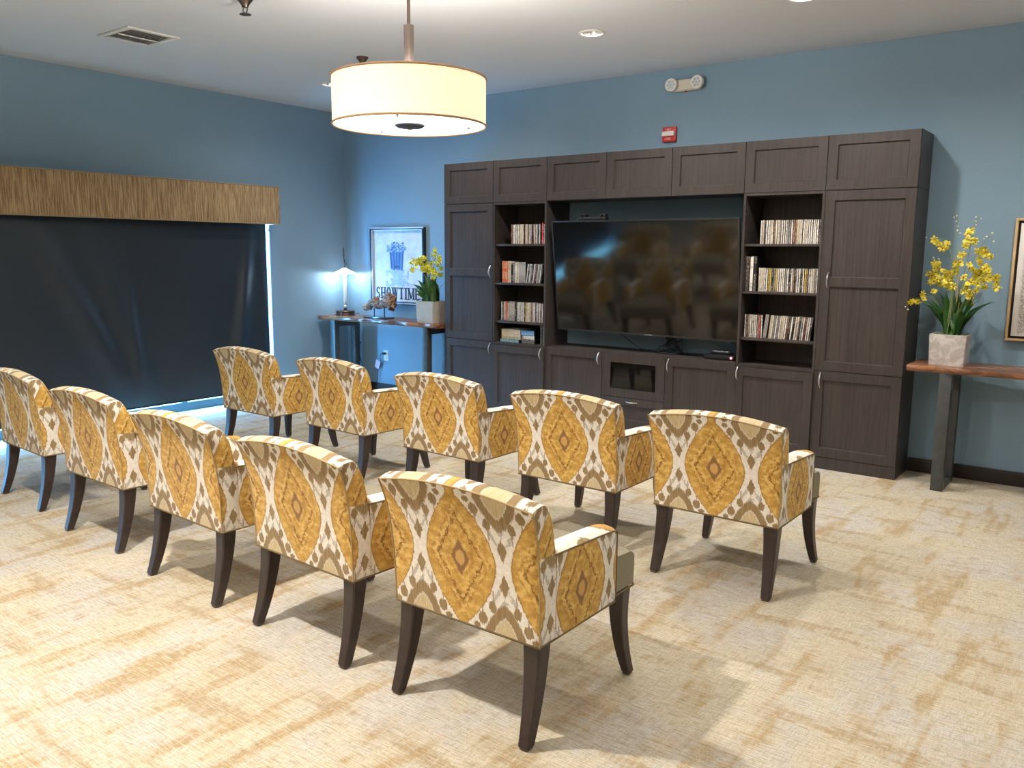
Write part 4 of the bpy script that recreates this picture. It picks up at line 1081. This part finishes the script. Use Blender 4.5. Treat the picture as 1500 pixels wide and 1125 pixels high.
RF = [(4.299, 1.668), (4.322, 1.645), (4.358, 1.613), (4.39, 1.631), (4.306, 1.511), (4.325, 1.497), (4.338, 1.488), (4.281, 1.445), (4.3, 1.426), (4.328, 1.45), (4.295, 1.384), (4.324, 1.39), (4.345, 1.4), (4.355, 1.377), (4.375, 1.456), (4.397, 1.438), (4.426, 1.448), (4.391, 1.41), (4.42, 1.415), (4.446, 1.453), (4.398, 1.373), (4.428, 1.365), (4.458, 1.361), (4.483, 1.517), (4.455, 1.499), (4.499, 1.568), (4.506, 1.64), (4.524, 1.663), (4.569, 1.654), (4.586, 1.595), (4.627, 1.587), (4.662, 1.556), (4.541, 1.505), (4.564, 1.469), (4.591, 1.541), (4.619, 1.492), (4.628, 1.479), (4.592, 1.433), (4.611, 1.443), (4.639, 1.443), (4.665, 1.426), (4.57, 1.405), (4.596, 1.388), (4.627, 1.398), (4.642, 1.362), (4.533, 1.359), (4.518, 1.331), (4.553, 1.314), (4.584, 1.333), (4.511, 1.422), (4.692, 1.426), (4.703, 1.4), (4.714, 1.364), (4.182, 1.253), (4.226, 1.254), (4.266, 1.303), (4.269, 1.27), (4.545, 1.258), (4.562, 1.296), (4.558, 1.249), (4.542, 1.24), (4.326, 1.32), (4.521, 1.703), (4.543, 1.726),
      (4.61, 1.605), (4.635, 1.57), (4.60, 1.475), (4.58, 1.445), (4.65, 1.465), (4.41, 1.39), (4.38, 1.432), (4.61, 1.415), (4.515, 1.625), (4.605, 1.52), (4.555, 1.385), (4.31, 1.405), (4.465, 1.52)]
RB = [(4.422, 1.813), (4.442, 1.821), (4.444, 1.785), (4.447, 1.754), (4.453, 1.726), (4.467, 1.708), (4.556, 1.81), (4.555, 1.784), (4.556, 1.761), (4.581, 1.801), (4.657, 1.707), (4.627, 1.685), (4.612, 1.671), (4.703, 1.445), (4.741, 1.361), (4.162, 1.223), (4.181, 1.205), (4.308, 1.548), (4.343, 1.539), (4.259, 1.682), (4.522, 1.739), (4.669, 1.654)]
RT = [(4.283, 1.252), (4.263, 1.227), (4.322, 1.315), (4.352, 1.306), (4.414, 1.327), (4.443, 1.333), (4.47, 1.32), (4.504, 1.303), (4.586, 1.306), (4.633, 1.325), (4.693, 1.273), (4.687, 1.255), (4.641, 1.226), (4.613, 1.27), (4.372, 1.279), (4.305, 1.258), (4.554, 1.295), (4.399, 1.261), (4.43, 1.25), (4.49, 1.22), (4.35, 1.22), (4.53, 1.2)]
RS = [((4.445, 1.82), (4.47, 1.35)), ((4.56, 1.80), (4.50, 1.35)), ((4.27, 1.67), (4.50, 1.75)), ((4.28, 1.44), (4.46, 1.50)), ((4.17, 1.22), (4.33, 1.42)), ((4.66, 1.71), (4.48, 1.50)), ((4.73, 1.37), (4.60, 1.60)), ((4.60, 1.45), (4.47, 1.35)), ((4.55, 1.24), (4.52, 1.45))]
orchid(4.462, -0.285, 0.838, 0.225, 0.205, M['marble'], RF, RB, RT, RS, 'tall yellow orchid in a grey stone cube pot on the right console', 21, 1.4)
LF = [(-0.206, 1.583), (-0.175, 1.557), (-0.216, 1.531), (-0.181, 1.52), (-0.156, 1.494), (-0.126, 1.461), (-0.116, 1.402), (-0.146, 1.468), (-0.197, 1.475), (-0.268, 1.444), (-0.238, 1.429), (-0.279, 1.414), (-0.29, 1.361), (-0.249, 1.369), (-0.269, 1.376), (-0.157, 1.334), (-0.198, 1.303), (-0.177, 1.356), (-0.487, 1.449), (-0.455, 1.472), (-0.424, 1.465), (-0.382, 1.48), (-0.35, 1.496), (-0.33, 1.488), (-0.382, 1.427), (-0.424, 1.427), (-0.446, 1.388), (-0.372, 1.397), (-0.341, 1.405), (-0.32, 1.443), (-0.403, 1.45), (-0.352, 1.375), (-0.22, 1.39), (-0.26, 1.40), (-0.30, 1.41), (-0.16, 1.43), (-0.2, 1.35)]
LB = [(-0.477, 1.395), (-0.499, 1.357), (-0.415, 1.358), (-0.534, 1.501), (-0.514, 1.402), (-0.497, 1.49), (-0.466, 1.434), (-0.52, 1.387)]
LT = [(-0.522, 1.226), (-0.458, 1.274), (-0.405, 1.309), (-0.352, 1.314), (-0.481, 1.169), (-0.513, 1.133), (-0.499, 1.045), (-0.301, 1.323), (-0.259, 1.316), (-0.208, 1.303), (-0.168, 1.303), (-0.138, 1.282), (-0.077, 1.276), (-0.28, 1.339), (-0.108, 1.238), (-0.229, 1.264), (-0.32, 1.25), (-0.2, 1.22), (-0.38, 1.22)]
LS = [((-0.20, 1.58), (-0.22, 1.30)), ((-0.12, 1.42), (-0.18, 1.35)), ((-0.53, 1.50), (-0.30, 1.48)), ((-0.50, 1.36), (-0.30, 1.48)), ((-0.27, 1.40), (-0.25, 1.2)), ((-0.2, 1.31), (-0.2, 1.4))]
orchid(-0.235, -0.30, 0.858, 0.235, 0.215, M['concrete'], LF, LB, LT, LS, 'small yellow orchid in a beige square pot on the left console', 8, 1.6, 0.10, False)

# ------------------------------------------------------------------ framed pictures
pc = thing('framed_poster', 'dark framed popcorn poster on the wall above the left console', 'picture', (-0.965, 0, 1.41))
ax, bx_, az, bz = -1.385, -0.585, 1.005, 1.815; fw = 0.022
bm = BM()
for a in ((ax, bx_, az, az+fw), (ax, bx_, bz-fw, bz), (ax, ax+fw, az+fw, bz-fw), (bx_-fw, bx_, az+fw, bz-fw)): box(bm, a[0], a[1], -0.045, -0.001, a[2], a[3], 0.002)
obj('frame', bm, M['frame'], pc)
bm = BM()
for a in ((ax+fw, bx_-fw, az+fw, az+fw+.008), (ax+fw, bx_-fw, bz-fw-.008, bz-fw), (ax+fw, ax+fw+.008, az+fw, bz-fw), (bx_-fw-.008, bx_-fw, az+fw, bz-fw)): box(bm, a[0], a[1], -0.044, -0.012, a[2], a[3])
for a in ((ax, bx_, az-0.0015, az+0.010), (ax, bx_, bz-0.010, bz+.0015)): box(bm, a[0], a[1], -0.0465, -0.0445, a[2], a[3])
obj('inner_lip', bm, M['silver'], pc)
bm = BM(); box(bm, ax+fw, bx_-fw, -0.016, -0.010, az+fw, bz-fw); pp_ = obj('print_sheet', bm, M['paper'], pc)
def flatpoly(bm, pts, y, t=0.0012):
    lo = [bm.verts.new((x, y-t, z)) for x, z in pts]; hi = [bm.verts.new((x, y, z)) for x, z in pts]
    bm.faces.new(lo); bm.faces.new(hi[::-1])
    for i in range(len(pts)): j = (i+1) % len(pts); bm.faces.new((lo[i], hi[i], hi[j], lo[j]))
bm = BM(); flatpoly(bm, [(-1.095, 1.355), (-0.915, 1.355), (-0.895, 1.575), (-1.115, 1.575)], -0.0162); bk = obj('printed_bucket', bm, M['blue'], pc)
bm = BM()
for k in range(5):
    u0 = -1.083+k*0.037
    uu = -1.100+k*0.046
    flatpoly(bm, [(u0, 1.37), (u0+.010, 1.37), (uu+.013, 1.56), (uu, 1.56)], -0.0175, .0006)
flatpoly(bm, [(-1.04, 1.385), (-0.96, 1.385), (-0.955, 1.41), (-1.045, 1.41)], -0.0176, .0008)
obj('bucket_stripes', bm, M['dblue'], bk)
rk = random.Random(4)
bm = BM()
for k in range(130):
    x, z = -1.005+rk.gauss(0, .062), 1.565+abs(rk.gauss(0, .04)); x = max(-1.135, min(-.875, x)); z = min(z, 1.69-abs(x+1.0)*.5)
    r = rk.uniform(.011, .02); flatpoly(bm, [(x+r*math.cos(a)*rk.uniform(.7, 1.2), z+r*math.sin(a)*rk.uniform(.7, 1.2)) for a in [2*PI*i/9 for i in range(9)]], -0.0163-.00002*k, .001)
obj('printed_popcorn', bm, M['popcorn'], pc, 0)
bm = BM()
for k in range(110):
    x, z = -1.0+rk.gauss(0, .08), rk.uniform(1.195, 1.365); x = max(-1.16, min(-.84, x))
    r = rk.uniform(.010, .018); flatpoly(bm, [(x+r*math.cos(a)*rk.uniform(.7, 1.2), z+r*math.sin(a)*rk.uniform(.7, 1.2)) for a in [2*PI*i/9 for i in range(9)]], -0.0163-.00002*k, .001)
obj('spilled_popcorn', bm, M['pblue'], pc, 0)
bm = BM(); stroke_text(bm, 'SHOWTIME', -1.325, 1.050, 0.125, 0.072, -0.0165, 0.001, True, 0.24); obj('lettering', bm, M['ink'], pc, 0)

ar = thing('framed_art', 'oak framed pale speckled print on the wall at the right edge', 'picture', (5.12, 0, 1.405))
ax, bx_, az, bz = 4.748, 5.50, 1.0, 1.81
bm = BM(); fw = 0.016
for a in ((ax, bx_, az, az+fw), (ax, bx_, bz-fw, bz), (ax, ax+fw, az+fw, bz-fw), (bx_-fw, bx_, az+fw, bz-fw)): box(bm, a[0], a[1], -0.045, -0.001, a[2], a[3], 0.0015)
obj('frame', bm, M['gold'], ar)
bm = BM(); box(bm, ax+fw, bx_-fw, -0.016, -0.008, az+fw, bz-fw); obj('backing', bm, M['liner'], ar)
bm = BM(); box(bm, ax+fw+.016, bx_-fw-.016, -0.036, -0.016, az+fw+.016, bz-fw-.016, 0.002); obj('canvas', bm, M['speck'], ar)

# ------------------------------------------------------------------ armchairs
def uv_map(me, side_off=0.235, arm=False):
    uvl = me.uv_layers.new(name='UVMap')
    for p in me.polygons:
        n = p.normal
        for li in p.loop_indices:
            v = me.vertices[me.loops[li].vertex_index].co
            if abs(n.x) > 0.75 and not arm and p.center.z > 0.632: uvl.data[li].uv = (v.y*1.25-0.085, v.z-0.60)
            elif abs(n.x) > 0.75: uvl.data[li].uv = (v.y-side_off, v.z-0.462)
            elif n.z > 0.72 and arm: uvl.data[li].uv = (v.y*0.22+0.125, (abs(v.x)-0.262)*0.8)
            elif n.z > 0.72: uvl.data[li].uv = (v.x, 0.2375+(v.y+0.06)*0.45)  # back top shifted to the pattern's paler band, imitating light from above
            else: uvl.data[li].uv = (v.x, v.z-0.572)
def lobj(name, bm, mat, parent, smooth=40, uv=False):
    me = finish(name, bm, mat, smooth)
    if uv: uv_map(me, arm=(name == 'arm'))
    o = bpy.data.objects.new(name, me); COL.objects.link(o); o.parent = parent; return o
def rearY(t):     # rear face of the back, t 0..1 from bottom to top
    return -0.004 - 0.010*t - 0.056*t**3.2
ZB0, ZTP = 0.338, 0.806
def halfw(t): return 0.311 + 0.010*t + 0.006*t**4
def crown(x, t): return (0.034*(1-(x/0.32)**2) - 0.010)*t**2
def bow(x, t): return -0.012*(1-(x/0.32)**2)*t
ch = bpy.data.objects.new('armchair', None); COL.objects.link(ch)
# backrest
bm = BM(); rings = []; nx = 26; NZ = 14
xsn = [math.sin((i/nx-0.5)*PI)/1.0 for i in range(nx+1)]
xsn = [(i/nx*2-1) for i in range(nx+1)]
xsn = [-1.0, -0.994] + [(-1+2*i/nx)*0.985 for i in range(nx+1)] + [0.994, 1.0]
for s in xsn:
    inset = 0.0 if abs(s) < 0.99 else (0.003 if abs(s) < 0.997 else 0.010)
    ring = []
    for k in range(NZ+1):
        t = k/NZ; x = s*halfw(t); z = ZB0+(ZTP-ZB0)*t+crown(x, t); ring.append((x, rearY(t)+bow(x, t)+inset, z))
    x = s*halfw(1); zt = ZTP+crown(x, 1); yr = rearY(1)+bow(x, 1)
    # gently domed top, then the front of the cushion
    for fy, dz in ((0.022, 0.010), (0.048, 0.014), (0.075, 0.008), (0.092, -0.012)): ring.append((x, yr+fy-inset*.3, zt+dz-inset*.6))
    for t in (0.86, 0.7, 0.5, 0.3, 0.0):
        x = s*halfw(t); z = ZB0+(ZTP-ZB0)*t+crown(x, t); th = 0.098+0.018*math.sin(PI*min(1, t*1.1))*(1-s*s)
        ring.append((x, rearY(t)+th-inset, z))
    rings.append(ring)
loft(bm, rings)
bmesh.ops.bisect_plane(bm, geom=bm.verts[:]+bm.edges[:]+bm.faces[:], plane_co=(0, 0, 0.634), plane_no=(0, 0, 1))
lobj('backrest', bm, M['ikat'], ch, 50, True)
# piping on the back's rear edge and round the seat's lower edge
bm = BM()
pl = []
for k in range(NZ+1): t = k/NZ; pl.append((-halfw(t)-.001, rearY(t)+.001+bow(halfw(t), t), ZB0+(ZTP-ZB0)*t+crown(halfw(t), t)))
for i in range(1, 20): x = -halfw(1)+2*halfw(1)*i/20; pl.append((x, rearY(1)+bow(x, 1)-.001, ZTP+crown(x, 1)-.001))
for k in range(NZ, -1, -1): t = k/NZ; pl.append((halfw(t)+.001, rearY(t)+.001+bow(halfw(t), t), ZB0+(ZTP-ZB0)*t+crown(halfw(t), t)))
tube(bm, pl, 0.0030, 6); lobj('back_piping', bm, M['welt'], ch, 60)
bm = BM()
lo = [(-0.313, -0.004), (0.313, -0.004), (0.314, 0.46), (0.292, 0.475), (0.291, 0.636), (0.286, 0.646), (-0.286, 0.646), (-0.291, 0.636), (-0.292, 0.475), (-0.314, 0.46), (-0.313, -0.004)]
tube(bm, [(x, y, ZB0) for x, y in lo], 0.0042, 6); lobj('base_piping', bm, M['piping'], ch, 60)
# seat
bm = BM(); 
prof = []
NSX = 12; rings = []
for i in range(NSX+1):
    s = -1+2*i/NSX; e = 0.004*(abs(s) == 1)
    x = s*0.290; dome = 0.014*(1-s*s)
    rings.append([(x, 0.10, 0.342+e), (x, 0.10, 0.470), (x, 0.30, 0.486+dome-e), (x, 0.52, 0.486+dome-e), (x, 0.622-e, 0.478+dome*.6-e), (x, 0.642-e, 0.462-e), (x, 0.645-e, 0.445), (x, 0.643-e, 0.342+e)])
loft(bm, rings); lobj('seat', bm, M['taupe'], ch, 50)
# arms
for s in (-1, 1):
    bm = BM(); rings = []
    A, B = 0.222, 0.313
    for (y, ztop, e) in ((0.085, 0.632, 0), (0.20, 0.629, 0), (0.33, 0.623, 0), (0.43, 0.617, 0), (0.458, 0.612, 0.002), (0.472, 0.596, 0.006), (0.476, 0.57, 0.008)):
        xo = B+0.002*math.sin(y*6); c = (A+B)/2
        rings.append([(s*(A+e), y, ZB0), (s*(A+e), y, ztop-0.018), (s*(A+e+0.012), y, ztop-0.004), (s*c, y, ztop+0.002), (s*(xo-0.014-e), y, ztop-0.003), (s*(xo-e), y, ztop-0.012), (s*(xo-e), y, ZB0)])
    # close the front down to the base
    loft(bm, rings); lobj('arm', bm, M['ikat'], ch, 45, True)
    bm = BM(); tube(bm, [(s*0.3145, 0.0, 0.626), (s*0.3145, 0.10, 0.622), (s*0.3145, 0.33, 0.611), (s*0.3145, 0.43, 0.605), (s*0.312, 0.462, 0.60), (s*0.308, 0.474, 0.586), (s*0.306, 0.478, 0.55), (s*0.306, 0.478, 0.345)], 0.0036, 6); lobj('arm_piping', bm, M['piping'], ch, 60)
# legs
def leg(px0, py0, pxm, pym, px1, py1, w0, w1):
    bm = BM(); cen = bez((px0, py0, 0.337), (pxm, pym, 0.17), (px1, py1, 0.012), 10); rings = []
    for i, p in enumerate(cen):
        w = (w0+(w1-w0)*(i/10))/2; c = w*.18
        rings.append([(p.x-w+c, p.y-w, p.z), (p.x+w-c, p.y-w, p.z), (p.x+w, p.y-w+c, p.z), (p.x+w, p.y+w-c, p.z), (p.x+w-c, p.y+w, p.z), (p.x-w+c, p.y+w, p.z), (p.x-w, p.y+w-c, p.z), (p.x-w, p.y-w+c, p.z)])
    loft(bm, rings); l = lobj('leg', bm, M['legw'], ch, 30)
    bm = BM(); w = w1/2*.8; box(bm, px1-w, px1+w, py1-w, py1+w, 0.001, 0.014, 0.002); lobj('glide', bm, M['nickel'], l)
for s in (-1, 1):
    leg(s*0.272, 0.040, s*0.276, 0.030, s*0.284, -0.030, 0.068, 0.040)
    leg(s*0.262, 0.585, s*0.262, 0.565, s*0.298, 0.598, 0.062, 0.036)
POS = {'B5': (3.767, -4.523, -0.000), 'A5': (3.952, -2.915, -0.006), 'B4': (2.907, -4.502, -0.045), 'B3': (2.041, -4.479, -0.042), 'B2': (1.061, -4.406, -0.019), 'B1': (0.011, -4.322, -0.046),
       'A4': (3.085, -2.875, -0.003), 'A3': (2.123, -2.810, -0.023), 'A2': (1.079, -2.740, -0.045), 'A1': (0.072, -2.722, -0.003)}
LAB = {'B5': 'patterned armchair nearest the camera, at the right end of the rear row', 'B4': 'patterned armchair in the rear row, next left of the nearest one', 'B3': 'patterned armchair in the middle of the rear row', 'B2': 'patterned armchair in the rear row, second from the left end', 'B1': 'patterned armchair at the left end of the rear row, cut by the picture edge',
       'A5': 'patterned armchair at the right end of the front row, nearest the right bookcase', 'A4': 'patterned armchair in the front row, second from the right end', 'A3': 'patterned armchair in the middle of the front row', 'A2': 'patterned armchair in the front row, second from the left end', 'A1': 'patterned armchair at the left end of the front row, beside the window shade'}
for i, k in enumerate(('B5', 'B4', 'B3', 'B2', 'B1', 'A5', 'A4', 'A3', 'A2', 'A1')):
    o = ch if i == 0 else copy_tree(ch)
    x, y, a = POS[k]; o.location = (x, y, 0); o.rotation_euler = (0, 0, a)
    tag(o, LAB[k], 'armchair', 'armchairs in two rows facing the television')

# ------------------------------------------------------------------ daylight through the window
w = bpy.data.worlds.new('daylight'); scene.world = w; w.use_nodes = True
nt = w.node_tree; bg = nt.nodes['Background']; bg.inputs[0].default_value = (0.13, 0.49, 1.0, 1); bg.inputs[1].default_value = 125.0
def portal(loc, rot, sx, sy):
    o = light('AREA', 'window_portal', loc, 1, (1, 1, 1), shape='RECTANGLE', size=sx, size_y=sy); o.rotation_euler = rot
    o.data.cycles.is_portal = True
portal((XL+0.002, -1.09, 1.06), (0, -PI/2, 0), 2.1, 0.10)
portal((XL+0.002, -3.76, 0.067), (0, -PI/2, 0), 0.134, 5.2)

# ------------------------------------------------------------------ camera
cam = bpy.data.cameras.new('camera'); co = bpy.data.objects.new('camera', cam); COL.objects.link(co)
cam.sensor_width = 36; cam.lens = 1227.23/1500*36; cam.clip_start = 0.05
r = Vector((0.79777592, 0.60291329, 0.00701039)); u = Vector((-0.09960191, 0.1203086, 0.98772734)); f = Vector((-0.59467053, 0.78868334, -0.15603062))
mw = Matrix(((r.x, u.x, -f.x, 5.4902), (r.y, u.y, -f.y, -6.5504), (r.z, u.z, -f.z, 1.5681), (0, 0, 0, 1)))
co.matrix_world = mw
scene.camera = co
